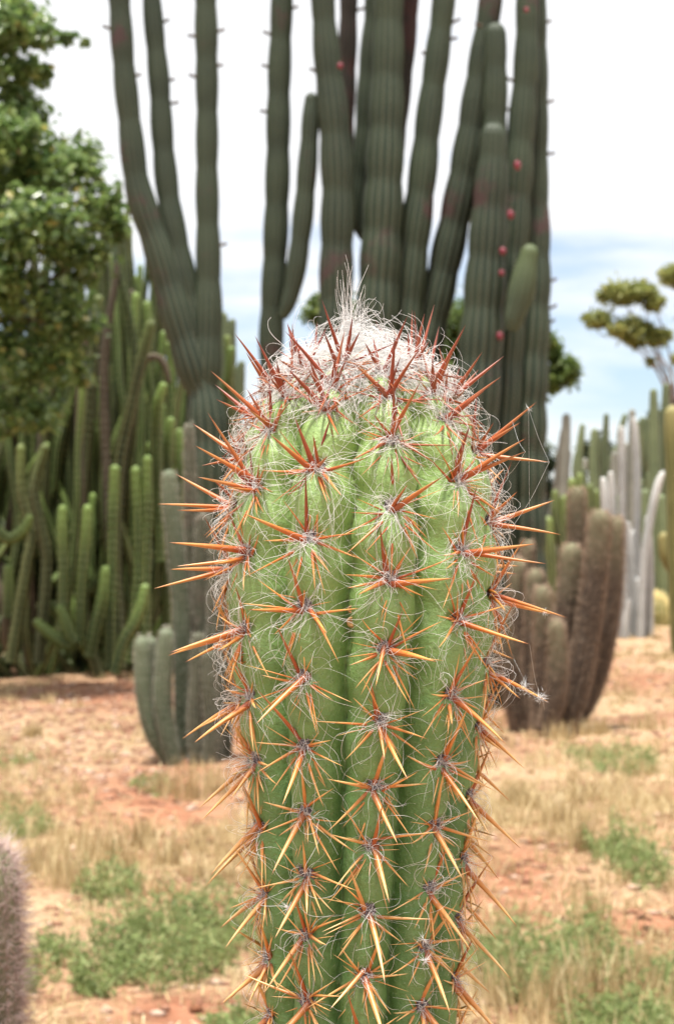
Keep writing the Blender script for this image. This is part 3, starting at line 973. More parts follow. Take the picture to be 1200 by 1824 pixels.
# silk is fastened to the spines: snap each end to the nearest spine point
SP = np.vstack([q[2][(len(q[2]) * f) // 10 // 7 * 7] for q in spine_jobs for f in (4, 6, 8, 9) if len(q[2])])
SP = SP[SP[:, 1] < AXY + 0.03]
SPx, SPy = 600 + SP[:, 0] * F / SP[:, 1], HZ + (H - SP[:, 2]) * F / SP[:, 1]
def snap(x, y):
    return SP[np.argmin((SPx - x) ** 2 + (SPy - y) ** 2)]
wb = []
for pl in web_px:
    a_, b_ = snap(*pl[0]), snap(*pl[2])
    m_ = (a_ + b_) / 2 + np.array([0, 0, -0.06 * np.linalg.norm(a_ - b_)])
    wb.append(polyline_tube([a_, m_, b_], 0.000042, '', None, n=10))
V, Fq = merge([(a, b) for a, b in wb])
fl = []
for (x, y, nn, sz) in ((966, 1222, 50, 0.003), (945, 1215, 40, 0.0035), (970, 1090, 24, 0.0022), (935, 737, 20, 0.0016), (848, 1192, 26, 0.002), (455, 1142, 20, 0.002)):
    c = snap(x, y)
    v, f, _t = spike_mesh(c + hr.normal(size=(nn, 3)) * sz * 0.35, randdir(nn, hr) * sz * hr.uniform(0.6, 1.6, (nn, 1)), 0.00008, hr)
    fl.append((v, f))
V2, F2 = merge(fl)
Vm, Fm = merge([(V, Fq), (V2, F2)])
tag(mesh_obj('spider_web', Vm, Fm, M['web'], None, origin=P(960, 1000, 1.0), smooth=False, kind='stuff'), 'wispy grey spider web strung between the orange cactus spines', 'spider web')
# feathery white seed tufts stuck on lower spines
for (px, py, lab) in ((536, 1612, 'white feathery seed caught alone on a cactus rib'), (733, 1668, 'white feathery seed caught above another on the cactus rib'), (735, 1706, 'white feathery seed caught just below its twin on the rib')):
    p_, e_ = skin_point(px, py)
    c = p_ + e_ * 0.009
    nn = 26
    v, f, _t = spike_mesh(np.repeat(c[None], nn, 0), (randdir(nn, hr) + e_ * 0.3) * hr.uniform(0.003, 0.0055, (nn, 1)), 0.00016, hr)
    tag(mesh_obj('feathery_seed', v, f, M['wool'], None, origin=c, smooth=False), lab, 'seed', None)

# ------------------------------------------------------------------ tall columnar cacti behind
def add_stem(name, ctrl, mat, parent, seed, **kw):
    V, Fq, at, data = stem_mesh(ctrl, seed=seed, **kw)
    o = mesh_obj(name, V, Fq, mat, parent, origin=ctrl[0][:3], attrs=at)
    return o, data

def base_point(px, D):
    p = P(px, HZ, D)
    return np.array([p[0], D, float(ground_z(p[0], D))])

TK = dict(ribs=14, per=4, depth=0.16, ring=0.035, bands=0.075, band_len=0.30)
D1 = 13.0
def to_full_height(pts, top=-1000):
    """stems cut by the frame's upper edge go on to their full seven metres"""
    if pts[-1][1] > -60:
        return pts
    (xa, ya, wa), (xb, yb, wb) = pts[-3], pts[-1]
    k = (xb - xa) / (yb - ya) * 0.5
    return pts + [(xb + k * (f * (top - yb)), yb + f * (top - yb), wb * (1 - 0.12 * f)) for f in (0.3, 0.65, 1.0)]
t1 = thing('tall_column_cactus', base_point(372, D1), 'tall dark green column cactus whose trunk forks into three arms', 'cactus')
add_stem('trunk', pxpath([(372, 1275, 86), (372, 1100, 84), (373, 900, 82), (372, 780, 76), (366, 715, 66), (362, 690, 56)], D1), M['tall'], t1, 1, **TK)
arms1 = [([(358, 702, 48), (346, 660, 62), (318, 570, 60), (284, 450, 54), (256, 370, 50), (243, 320, 47), (232, 225, 43), (221, 120, 41), (213, 0, 40), (209, -90, 39), (207, -160, 37)], -0.05),
         ([(360, 700, 40), (350, 640, 50), (334, 530, 48), (314, 430, 44), (300, 350, 42), (290, 250, 40), (284, 150, 38), (273, 30, 35), (266, -70, 34), (262, -190, 32)], 0.10),
         ([(364, 702, 44), (368, 650, 54), (371, 560, 50), (371, 450, 44), (369, 330, 41), (369, 200, 40), (368, 80, 41), (366, -40, 40), (366, -230, 36)], -0.02)]
arm_paths = []
for i, (pts, dy) in enumerate(arms1):
    pts = to_full_height(pts, -900 - 90 * i)
    c = pxpath(pts, D1, np.linspace(0, dy, len(pts)))
    add_stem('arm', c, M['tall'], t1, 20 + i, **TK)
    arm_paths.append((t1, pts, D1 + dy))

t2 = thing('giant_column_cactus', base_point(722, D1 + 0.2), 'huge many-stemmed dark column cactus with red fruits on its right stems', 'cactus')
DB = D1 + 0.2
stems2 = [
 # (points, depth offset, material)
 ([(640, 1240, 70), (560, 1000, 60), (500, 800, 46), (483, 640, 44), (488, 500, 44), (494, 330, 44), (497, 150, 42), (502, 0, 39), (504, -150, 37)], 0.0, 'tall'),
 ([(502, 566, 16), (512, 545, 26), (524, 500, 34), (538, 400, 37), (548, 290, 35), (553, 210, 31), (554, 178, 24)], -0.12, 'tall'),
 ([(680, 1240, 90), (630, 1000, 74), (600, 760, 64), (597, 600, 62), (599, 470, 61), (601, 330, 60), (594, 210, 56), (583, 110, 49), (575, 0, 43), (572, -160, 40)], -0.15, 'tall'),
 ([(640, 1000, 40), (600, 700, 38), (600, 500, 36), (603, 380, 36), (611, 260, 36), (618, 110, 34), (621, 0, 32), (622, -120, 31)], 0.35, 'tall_brown'),
 ([(652, 425, 20), (640, 404, 26), (636, 360, 32), (645, 290, 36), (652, 200, 38), (658, 120, 40), (668, 20, 40), (672, -120, 38)], 0.12, 'tall'),
 ([(715, 1240, 110), (690, 1000, 90), (674, 760, 80), (672, 560, 76), (679, 430, 72), (685, 300, 67), (690, 150, 58), (692, 20, 52), (693, -150, 48)], -0.10, 'tall'),
 ([(700, 900, 40), (686, 620, 40), (688, 430, 38), (697, 310, 38), (711, 190, 36), (723, 80, 35), (729, 0, 34), (732, -150, 33)], 0.38, 'tall_brown'),
 ([(730, 1240, 90), (716, 900, 76), (712, 680, 66), (722, 560, 62), (736, 430, 58), (750, 330, 52), (762, 220, 47), (778, 100, 44), (790, 0, 41), (800, -130, 39)], 0.02, 'tall'),
 ([(745, 1240, 90), (738, 900, 76), (745, 680, 66), (764, 590, 61), (792, 470, 58), (818, 350, 56), (838, 235, 52), (855, 120, 47), (872, 10, 42), (884, -120, 40)], 0.10, 'tall'),
 ([(800, 1240, 100), (835, 900, 90), (848, 700, 82), (856, 600, 77), (864, 480, 70), (872, 360, 62), (877, 285, 54), (878, 245, 46)], -0.20, 'tall'),
 ([(860, 640, 40), (870, 480, 46), (878, 340, 46), (881, 220, 44), (882, 110, 42), (882, 62, 38)], 0.02, 'tall'),
 ([(840, 1240, 90), (880, 900, 76), (898, 640, 66), (905, 520, 62), (915, 390, 57), (926, 250, 50), (936, 120, 45), (938, 0, 39), (938, -140, 37)], 0.05, 'tall'),
 ([(925, 1262, 104), (924, 1000, 96), (928, 820, 88), (936, 680, 80), (946, 560, 68), (954, 440, 52), (957, 310, 38), (957, 160, 38), (954, 30, 38), (952, -130, 36)], 0.16, 'tall'),
 ([(910, 590, 20), (914, 572, 34), (924, 535, 46), (934, 490, 44), (942, 453, 34)], -0.32, 'tall_young'),
]
roots2 = []
for i, (pts, dy, mt) in enumerate(stems2):
    pts = to_full_height(pts, -780 - 47 * ((i * 5) % 7))
    c = pxpath(pts, DB, np.full(len(pts), dy))
    o, data = add_stem('stem', c, M[mt], t2, 40 + i, **TK)
    roots2.append(o)
    arm_paths.append((t2, pts, DB + dy))
# a short woody trunk where the stems meet the ground
add_stem('trunk', pxpath([(722, 1268, 190), (722, 1200, 170), (722, 1120, 120), (722, 1060, 60)], DB), M['tall_brown'], t2, 80, ribs=9, per=4, depth=0.2, ring=0.05)

def blob(center, r, mat, name, parent, sx=1.0, sz=1.15, rr=None):
    nu, nv = 10, 7
    V = [center + np.array([0, 0, r * sz])]
    for i in range(1, nv):
        a = i / nv * math.pi
        for q in range(nu):
            b = q / nu * 2 * math.pi
            V.append(center + np.array([r * sx * math.sin(a) * math.cos(b), r * sx * math.sin(a) * math.sin(b), r * sz * math.cos(a)]))
    V.append(center - np.array([0, 0, r * sz]))
    V = np.array(V)
    q = np.arange(nu)
    F1 = np.stack([np.zeros(nu, int), 1 + q, 1 + (q + 1) % nu], 1)
    F2 = grid_faces(nv - 1, nu) + 1
    e = 1 + (nv - 2) * nu
    F3 = np.stack([np.full(nu, len(V) - 1), e + (q + 1) % nu, e + q], 1)
    return mesh_obj(name, V, [F1, F2[:, ::-1], F3], mat, parent, origin=center)

sr0 = np.random.default_rng(8)
for (px, py, rpx) in ((921, 294, 7), (909, 382, 7), (895, 447, 6.5), (893, 486, 5.5), (890, 598, 7), (606, 117, 6), (937, 17, 5)):
    D = DB - 0.32 if px > 700 else DB - 0.28
    fo = blob(P(px, py, D), rpx * D / F, M['fruit'], 'fruit', t2, sx=sr0.uniform(0.85, 1.0), sz=sr0.uniform(1.0, 1.35))
    r_ = rpx * D / F
    e0 = P(px, py, D) + np.array([0, -0.2, 0.8]) * r_
    V, Fq = polyline_tube([e0, e0 + np.array([0.3, -0.4, 0.5]) * r_, e0 + np.array([0.4, -0.8, 0.9]) * r_], np.array([0.4, 0.3, 0.2, 0.25, 0.1]) * r_, '', None, sides=6, n=5)
    mesh_obj('dried_flower_tip', V, Fq, M['stub'], fo, origin=e0)
# dry flower stubs poking out of the stem edges
sr = np.random.default_rng(5)
stub_list = [(0, 187, 47, -1), (0, 243, 130, 1), (1, 302, 138, 1), (1, 312, 180, 1), (1, 291, 35, 1), (2, 398, 52, 1), (2, 349, 133, -1), (2, 390, 112, 1), (2, 393, 432, 1), (2, 347, 60, -1),
             (3, 472, 115, -1), (3, 520, 10, 1), (3, 473, 195, -1), (3, 476, 57, -1), (5, 561, 122, -1), (10, 804, 65, 1), (10, 760, 90, -1), (10, 806, 36, 1), (15, 974, 178, 1), (15, 978, 35, 1),
             (15, 975, 270, 1), (15, 978, 497, 1), (15, 975, 545, 1), (15, 974, 570, 1), (12, 852, 42, -1), (14, 900, 140, -1), (14, 905, 192, -1), (6, 640, 14, 1)]
for (ai, px, py, sg) in stub_list:
    par, pts, D = arm_paths[ai]
    ys = np.array([p[1] for p in pts])[::-1]; xs = np.array([p[0] for p in pts])[::-1]; ws = np.array([p[2] for p in pts])[::-1]
    cx, wd = np.interp(py, ys, xs), np.interp(py, ys, ws)
    ex = cx + sg * wd * 0.46
    p0 = P(ex, py + 4, D)
    L = 14 * D / F * sr.uniform(0.7, 1.15)
    p1 = p0 + np.array([sg * L, sr.normal() * 0.01, L * sr.uniform(0.1, 0.6)])
    V, Fq = polyline_tube([p0, (p0 + p1) / 2 + np.array([0, 0, -0.004]), p1], np.array([0.012, 0.010, 0.009, 0.009, 0.011, 0.009, 0.002]), '', None, sides=6, n=7)
    mesh_obj('flower_stub', V, Fq, M['stub'], par, origin=p0)

# ------------------------------------------------------------------ pale clump in front of the three-armed cactus
D3 = 10.3
PB = 930 + H * F / D3 + 12
pale = thing('pale_cactus_clump', base_point(335, D3), 'pale grey-green clump of slim upright stems at the three-armed trunk', 'cactus')
stems3 = [([(326, PB, 30), (326, 1200, 32), (322, 1080, 32), (313, 980, 32), (305, 900, 31), (302, 852, 27)], 0.0),
          ([(308, PB - 2, 24), (280, 1318, 32), (262, 1260, 33), (256, 1200, 33), (254, 1150, 29)], -0.15),
          ([(308, PB, 20), (292, 1310, 26), (276, 1250, 26), (271, 1190, 27), (268, 1148, 24)], -0.02),
          ([(312, PB, 24), (297, 1300, 31), (290, 1240, 32), (293, 1180, 31), (296, 1134, 27)], -0.20),
          ([(346, PB, 30), (344, 1150, 28), (341, 950, 25), (338, 820, 21), (337, 765, 16)], 0.20),
          ([(362, PB, 34), (361, 1200, 34), (360, 1050, 32), (362, 930, 27)], 0.02),
          ([(380, PB, 34), (384, 1200, 34), (386, 1080, 33), (388, 985, 28)], -0.08),
          ([(396, PB, 30), (406, 1230, 31), (412, 1120, 30), (414, 1050, 25)], 0.05),
          ([(350, PB, 26), (348, 1280, 27), (352, 1200, 27), (353, 1140, 24)], -0.22),
          ([(372, PB, 26), (376, 1290, 27), (370, 1200, 26), (371, 1170, 22)], -0.25)]
cr2 = np.random.default_rng(31)
for i, (pts, dy) in enumerate(stems3):
    c = pxpath(pts, D3, np.full(len(pts), dy))
    o, data = add_stem('stem', c, M['pale'] if i < 4 else M['pale_old'], pale, 100 + i, ribs=13, per=4, depth=0.13, ring=0.025, bands=0.02, band_len=0.2)
    coat('fine_spine_coat', data, M['pale_spine'], o, 0.02, 4, 0.018, 0.0015, 0.6, cr2)

# ------------------------------------------------------------------ brown bristly clump on the right
D4 = 12.0
BB = 930 + H * F / D4 + 12
brown = thing('brown_bristly_cactus_clump', base_point(985, D4), 'brown bristly cactus clump with thick upcurved stems and pale green tips', 'cactus')
stems4 = [([(1000, BB, 36), (1022, 1240, 50), (1040, 1160, 48), (1052, 1080, 47), (1061, 1000, 46), (1067, 930, 43)], -0.18),
          ([(1008, BB, 36), (1045, 1235, 50), (1068, 1165, 48), (1082, 1090, 46), (1090, 1010, 43), (1094, 938, 36)], 0.05),
          ([(980, BB, 34), (990, 1230, 46), (1002, 1140, 46), (1013, 1060, 47), (1017, 990, 43)], -0.05),
          ([(985, BB, 30), (1005, 1180, 38), (1020, 1060, 36), (1027, 960, 35), (1027, 884, 32)], 0.35),
          ([(962, BB, 34), (966, 1220, 42), (968, 1130, 40), (966, 1062, 35)], -0.28),
          ([(950, BB, 34), (950, 1200, 42), (952, 1110, 40), (953, 1032, 36)], 0.08),
          ([(925, BB, 34), (912, 1220, 40), (900, 1140, 38), (897, 1090, 34)], -0.1),
          ([(935, BB, 34), (925, 1180, 40), (920, 1060, 34), (921, 1010, 30)], 0.25),
          ([(970, BB, 30), (985, 1250, 40), (992, 1180, 40), (990, 1120, 34)], -0.34),
          ([(945, BB, 30), (936, 1120, 32), (938, 1020, 28), (939, 975, 24)], 0.4)]
for i, (pts, dy) in enumerate(stems4):
    c = pxpath([(x_, y_, w_ * 0.9) for x_, y_, w_ in pts], D4, np.full(len(pts), dy))
    o, data = add_stem('stem', c, M['brown'], brown, 130 + i, ribs=15, per=4, depth=0.12, ring=0.03, bands=0.02, band_len=0.25)
    coat('fine_spine_coat', data, M['brown_spine'], o, 0.016, 5, 0.030, 0.0019, 0.6, cr2)

# ------------------------------------------------------------------ blurred bristly cactus at the lower left, close by
D5 = 2.3
front = thing('bristly_stub_cactus', base_point(-24, D5), 'short pinkish-brown bristly cactus column standing alone in the weeds', 'cactus')
pb = P(-24, 1500, D5)
c = np.array([[pb[0], D5, -0.05, 0.030], [pb[0], D5, 0.25, 0.033], [pb[0], D5, pb[2] - 0.10, 0.034], [pb[0], D5, pb[2] - 0.036, 0.031]])
o, data = add_stem('stem', c, M['brown'], front, 150, ribs=17, per=4, depth=0.12, ring=0.012)
coat('fine_spine_coat', data, M['front_spine'], o, 0.0075, 8, 0.026, 0.0005, 0.6, cr2)

# ------------------------------------------------------------------ the thicket of green column cacti on the left
def grow(parent, x0, y0, hgt, r0, lean, mats, seed, elbow=None, start=0.0):
    """a stem that leaves its foot sideways and turns upward"""
    r = np.random.default_rng(seed)
    a = r.uniform(0, 2 * np.pi) if elbow is None else elbow
    out_ = lean
    gx, gy = x0, y0
    p = [np.array([gx, gy, start - (0.06 if start == 0 else 0)]),
         np.array([gx + out_ * 0.45 * math.cos(a), gy + out_ * 0.45 * math.sin(a), start + hgt * 0.08]),
         np.array([gx + out_ * 0.9 * math.cos(a), gy + out_ * 0.9 * math.sin(a), start + hgt * 0.28]),
         np.array([gx + out_ * 1.05 * math.cos(a) + r.normal() * 0.03, gy + out_ * 1.05 * math.sin(a), start + hgt * 0.62]),
         np.array([gx + out_ * 1.05 * math.cos(a) + r.normal() * 0.07, gy + out_ * 1.05 * math.sin(a) + r.normal() * 0.04, start + hgt])]
    rr3 = [r0 * 0.8, r0, r0 * 1.05, r0, r0 * 0.86]
    C = np.array([[*q, b] for q, b in zip(p, rr3)])
    return add_stem('stem', C, M[mats], parent, seed, ribs=6, per=4, depth=0.30, ring=0.07, bands=0.04, band_len=0.3, wob=0.018)

th_specs = [
 ('thicket_cactus', 'dense thicket of green column cactus stems beneath the leafy tree', 40, -75, 120, 15.6, 190, 1.55, 2.2, 300),
 ('thicket_cactus', 'dense yellow-green column cactus thicket with leaning dry stems beside the leafy tree', 205, 120, 262, 15.9, 190, 1.9, 2.75, 400),
 ('thicket_cactus', 'green column cactus thicket right behind the three-armed trunk', 320, 262, 345, 16.6, 60, 1.3, 2.1, 500)]
thk = []
tr = np.random.default_rng(77)
for (nm, lab, cx, xa, xb, D, cnt, hmin, hmax, sd_) in th_specs:
    t_ = thing(nm, base_point(cx, D + 0.8), lab, 'cactus', 'green cactus thicket')
    thk.append(t_)
    for i in range(cnt):
        d = D + tr.uniform(0.0, 2.6) ** 1.0
        front_row = i < cnt * 0.36
        if front_row:
            d = D + tr.uniform(0.0, 0.5)
        x = (tr.uniform(xa, xb) - 600) * d / F
        hh = tr.uniform(hmin, hmax) if not front_row else tr.uniform(0.3, 1.7)
        mt = tr.choice(['thicket', 'thicket', 'thicket', 'thicket_olive', 'thicket_olive', 'thicket_dry'], p=[.3, .25, .2, .12, .08, .05])
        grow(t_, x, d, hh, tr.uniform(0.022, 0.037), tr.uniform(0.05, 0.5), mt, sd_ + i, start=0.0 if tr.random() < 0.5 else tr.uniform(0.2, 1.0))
# stems one can pick out
pick = [(1, [(178, 1210, 26), (150, 1100, 26), (148, 900, 26), (160, 720, 28), (172, 600, 28), (176, 535, 22)], 15.6, 'thicket_olive'),
        (1, [(200, 1000, 24), (188, 760, 22), (186, 650, 20), (196, 560, 18), (206, 500, 14), (210, 455, 8)], 15.5, 'thicket_dry'),
        (1, [(150, 1000, 20), (142, 800, 20), (144, 680, 20), (154, 600, 18), (157, 558, 16)], 15.4, 'thicket_dry'),
        (1, [(215, 1190, 30), (205, 1000, 30), (212, 830, 32), (232, 730, 30), (252, 640, 26), (268, 580, 24)], 15.5, 'thicket_olive'),
        (1, [(250, 1190, 26), (240, 1000, 26), (236, 800, 24), (238, 640, 24), (242, 530, 20)], 15.9, 'thicket'),
        (1, [(270, 900, 22), (262, 700, 24), (266, 600, 24), (262, 545, 20)], 16.2, 'thicket'),
        (1, [(230, 1180, 26), (246, 1040, 26), (246, 930, 26), (242, 840, 22)], 15.3, 'thicket'),
        (1, [(196, 1190, 26), (200, 1020, 26), (203, 900, 25), (205, 838, 22)], 15.2, 'thicket'),
        (1, [(262, 1190, 26), (258, 1060, 26), (262, 900, 24), (263, 820, 20)], 15.3, 'thicket'),
        (0, [(112, 1150, 24), (114, 1020, 25), (112, 940, 24), (112, 908, 20)], 15.1, 'thicket'),
        (0, [(142, 1150, 24), (146, 1040, 26), (154, 950, 25), (156, 908, 21)], 15.1, 'thicket'),
        (0, [(140, 1140, 24), (124, 1150, 26), (108, 1142, 26), (84, 1124, 25), (68, 1110, 20)], 15.0, 'thicket'),
        (0, [(134, 1145, 22), (124, 1130, 26), (116, 1105, 26), (108, 1086, 20)], 14.95, 'thicket'),
        (1, [(160, 1170, 26), (172, 1110, 27), (184, 1060, 27), (188, 1018, 22)], 15.1, 'thicket'),
        (0, [(20, 1180, 26), (50, 1000, 26), (58, 950, 24), (40, 880, 24), (38, 800, 20)], 15.3, 'thicket_olive'),
        (0, [(70, 1180, 26), (84, 1000, 26), (72, 930, 26), (62, 870, 26), (80, 800, 22)], 15.2, 'thicket_olive'),
        (0, [(-20, 930, 22), (0, 950, 25), (18, 960, 26), (42, 945, 24), (52, 925, 18)], 15.0, 'thicket'),
        (0, [(14, 1100, 24), (16, 1050, 25), (15, 1015, 22)], 14.95, 'thicket'),
        (1, [(250, 670, 12), (262, 640, 15), (280, 636, 16), (294, 652, 15), (301, 678, 10)], 15.6, 'thicket_dry'),
        (2, [(286, 1000, 24), (280, 800, 24), (282, 720, 24), (290, 690, 20)], 15.7, 'thicket'),
        (2, [(300, 1190, 26), (296, 900, 25), (300, 800, 24), (304, 752, 20)], 15.8, 'thicket'),
        (2, [(318, 1190, 26), (322, 900, 25), (322, 800, 24), (320, 772, 20)], 15.9, 'thicket'),
        (1, [(205, 1200, 26), (222, 1140, 26), (240, 1110, 27), (252, 1080, 26), (258, 1050, 22)], 15.0, 'thicket')]
for i, (ti, pts, D, mt) in enumerate(pick):
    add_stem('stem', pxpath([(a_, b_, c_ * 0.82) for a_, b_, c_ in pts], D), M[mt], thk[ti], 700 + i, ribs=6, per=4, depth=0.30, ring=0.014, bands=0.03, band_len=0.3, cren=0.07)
# bluish columns seen to the right of the three-armed trunk
t4 = thing('blue_green_cactus_clump', base_point(410, 18.0), 'blue-green branching cactus showing right of the three-armed trunk', 'cactus')
for i, pts in enumerate(([(405, 1170, 24), (404, 900, 24), (402, 700, 22), (400, 600, 20), (398, 565, 16)], [(404, 700, 14), (412, 660, 18), (412, 590, 18), (414, 575, 14)],
                         [(408, 760, 14), (424, 730, 18), (428, 670, 18), (430, 650, 14)], [(420, 1170, 24), (424, 900, 24), (420, 720, 22), (416, 660, 18)], [(395, 1170, 24), (388, 800, 24), (394, 640, 20), (392, 560, 16)])):
    add_stem('stem', pxpath(pts, 18.0), M['far_green'], t4, 760 + i, ribs=7, per=4, depth=0.2, ring=0.06)

# ------------------------------------------------------------------ silver torch cacti, barrel and other columns on the right
def column_clump(name, label, cat, D, stems, mat, seed, ribs=12, coatmat=None, cl=0.02, group=None, cx=None):
    cx = cx if cx is not None else stems[0][0][0]
    t_ = thing(name, base_point(cx, D), label, cat, group)
    for i, pts in enumerate(stems):
        c = pxpath(pts, D, np.full(len(pts), 0.06 * ((i * 37) % 5 - 2)))
        o, data = add_stem('stem', c, M[mat], t_, seed + i, ribs=ribs, per=3, depth=0.12, ring=0.06)
        if coatmat:
            coat('fine_spine_coat', data, M[coatmat], o, 0.03, 3, cl, 0.0016, 0.7, cr2)
    return t_
D6 = 21.0
B6 = 930 + H * F / D6 + 6
column_clump('silver_torch_cactus', 'silvery white clump of slim woolly columns behind the brown bristly clump', 'cactus', D6,
    [[(x_, y_, w_ * 0.8) for x_, y_, w_ in q_] for q_ in [[(1112, B6, 17), (1114, 1100, 17), (1116, 1072, 14)], [(1128, B6, 21), (1124, 1040, 22), (1118, 960, 20), (1116, 935, 15)], [(1134, B6, 22), (1132, 1040, 22), (1128, 970, 20), (1127, 952, 16)],
     [(1140, B6, 19), (1138, 1070, 19), (1137, 1036, 15)], [(1150, B6, 17), (1151, 1095, 17), (1151, 1068, 13)], [(1140, B6, 18), (1146, 1000, 18), (1158, 920, 18), (1172, 860, 17), (1178, 845, 12)],
     [(1104, B6, 18), (1100, 1040, 18), (1098, 985, 14)], [(1100, B6, 18), (1084, 1000, 18), (1076, 880, 18), (1074, 856, 13)], [(1104, B6, 17), (1096, 980, 17), (1089, 870, 16), (1087, 845, 12)],
     [(1132, B6, 16), (1134, 950, 15), (1134, 830, 15), (1130, 760, 13), (1128, 748, 10)], [(1116, B6, 15), (1108, 930, 15), (1107, 800, 14), (1106, 764, 11)], [(1156, B6, 18), (1156, 1000, 18), (1153, 925, 14)]]],
    'silver', 800, 14, 'silver_spine', 0.012, cx=1128)
D7 = 23.0
def barrel(px, py, rpx, D):
    g = base_point(px, D)
    t_ = thing('golden_barrel_cactus', g, 'round golden-spined barrel cactus right of the silvery columns', 'cactus')
    R = rpx * D / F
    ribs, per, nv = 22, 4, 16
    V = []
    cr_ = []
    ss = []
    hgt = R * 2.1
    for i in range(nv):
        a = -0.5 + i / (nv - 1) * 2.07
        rr4 = R * max(0.03, math.cos(a) if a > 0 else math.cos(a * 0.8))
        z = hgt * 0.42 + math.sin(a) * hgt * 0.55
        for q in range(ribs * per):
            c_ = 0.5 + 0.5 * math.cos(q / per * 2 * math.pi)
            f = rr4 * (1 - 0.14 * (1 - c_))
            th_ = q / (ribs * per) * 2 * math.pi
            V.append(g + np.array([f * math.cos(th_), f * math.sin(th_), z])); cr_.append(c_); ss.append(i * 0.05)
    o = mesh_obj('body', np.array(V), [grid_faces(nv, ribs * per), (np.arange(ribs * per) + (nv - 1) * ribs * per)[None]], M['gold'], t_, attrs={'crest': cr_, 'v': ss, 'tip': np.zeros(len(ss))})
    Vv = np.array(V)
    sel = np.arange(0, len(Vv), per)
    pts = np.repeat(Vv[sel], 4, 0)
    dirs = unit(np.array([0, 0, 1.0])) * 0.2 + (pts - (g + np.array([0, 0, hgt * 0.4])))
    dirs = dirs / np.linalg.norm(dirs, axis=1)[:, None] + cr2.normal(size=dirs.shape) * 0.5
    M['gold_spine'] = simple_mat('gold_fine_spine', (0.45, 0.34, 0.12), (0.6, 0.5, 0.25), 30, 0.6)
    v, f, t = spike_mesh(pts, dirs * 0.05, 0.003, cr2)
    mesh_obj('fine_spine_coat', v, f, M['gold_spine'], o, attrs={'t': t}, smooth=False, kind='stuff')
barrel(1166, 1065, 30, D7)
column_clump('golden_column_cactus', 'thick golden-ribbed column cactus with an upturned arm by the barrel cactus', 'cactus', 18.5,
    [[(1216, 1170, 44), (1210, 1000, 44), (1206, 850, 42), (1200, 760, 38), (1198, 740, 32)], [(1210, 1030, 22), (1196, 1008, 28), (1186, 985, 28), (1182, 960, 22)], [(1222, 1160, 40), (1224, 900, 40), (1222, 780, 34)]],
    'gold', 830, 12, None, cx=1214)

fr = np.random.default_rng(3)
far_specs = [
 ('grey leaning column cactus pair with drooping woolly tops beyond the giant cactus', 30.0, [[(1000, 1080, 18), (1002, 900, 18), (1006, 800, 18), (1008, 745, 15)], [(990, 1080, 18), (990, 900, 17), (1000, 800, 15), (1003, 770, 12)]], 'far_grey'),
 ('thin green forked column cactus standing against the pale sky', 28.0, [[(1030, 1090, 18), (1032, 900, 18), (1030, 830, 16), (1034, 780, 14), (1036, 760, 10)], [(1030, 870, 12), (1024, 840, 14), (1027, 810, 11)], [(1040, 1080, 16), (1042, 900, 16), (1038, 840, 12)]], 'far_green'),
 ('green column cactus with a curved drooping branch beside the silvery columns', 27.0, [[(1062, 1090, 20), (1058, 900, 20), (1056, 820, 17), (1058, 770, 13)], [(1074, 1090, 18), (1078, 900, 18), (1077, 800, 14), (1079, 742, 10)], [(1068, 880, 12), (1062, 840, 14), (1064, 800, 14), (1062, 775, 10)]], 'far_green'),
 ('olive column cactus group rising behind the silvery columns', 29.0, [[(1090, 1080, 18), (1092, 900, 18), (1094, 810, 13)], [(1100, 1080, 18), (1104, 860, 16), (1106, 770, 12)], [(1112, 1080, 18), (1114, 880, 16), (1113, 795, 12)], [(1086, 1080, 18), (1084, 930, 16), (1086, 860, 12)], [(1122, 1080, 18), (1124, 860, 16), (1125, 735, 12)]], 'far_grey'),
 ('tall dark column cactus with two raised arms under the gum tree', 26.0, [[(1168, 1090, 24), (1166, 900, 24), (1164, 780, 20), (1163, 700, 14)], [(1168, 860, 14), (1156, 830, 18), (1150, 790, 18), (1144, 750, 13)], [(1182, 1090, 24), (1184, 900, 24), (1184, 760, 18), (1185, 690, 13)], [(1158, 1090, 24), (1160, 960, 22), (1158, 850, 18)]], 'far_green'),
 ('bushy mid-green cactus clump behind the brown bristly stems', 24.0, [[(985, 1100, 24), (980, 1000, 24), (976, 930, 18)], [(1000, 1100, 22), (1002, 980, 22), (1004, 890, 16)], [(1020, 1100, 22), (1024, 960, 22), (1018, 860, 16)], [(1044, 1100, 22), (1046, 960, 22), (1050, 870, 16)], [(1062, 1100, 22), (1060, 960, 22), (1060, 880, 16)], [(968, 1100, 22), (966, 980, 22), (962, 900, 16)], [(1010, 1000, 14), (998, 965, 20), (990, 930, 20), (988, 880, 14)], [(1036, 1100, 22), (1034, 930, 20), (1032, 850, 14)]], 'thicket_olive'),
 ('dark green cactus mass between silvery columns and golden column', 25.0, [[(1180, 1110, 24), (1180, 980, 24), (1176, 890, 18)], [(1192, 1110, 24), (1192, 960, 24), (1196, 850, 18)], [(1204, 1110, 24), (1208, 960, 24), (1206, 860, 18)], [(1160, 1100, 22), (1150, 980, 22), (1148, 880, 16)], [(1140, 1100, 22), (1142, 960, 22), (1138, 860, 16)], [(1110, 1100, 22), (1108, 980, 22), (1104, 890, 16)]], 'far_green')]
for i, (lab, D, st_, mt) in enumerate(far_specs):
    column_clump('column_cactus', lab, 'cactus', D, st_, mt, 860 + 20 * i, 8, None, group='columns in the far garden')

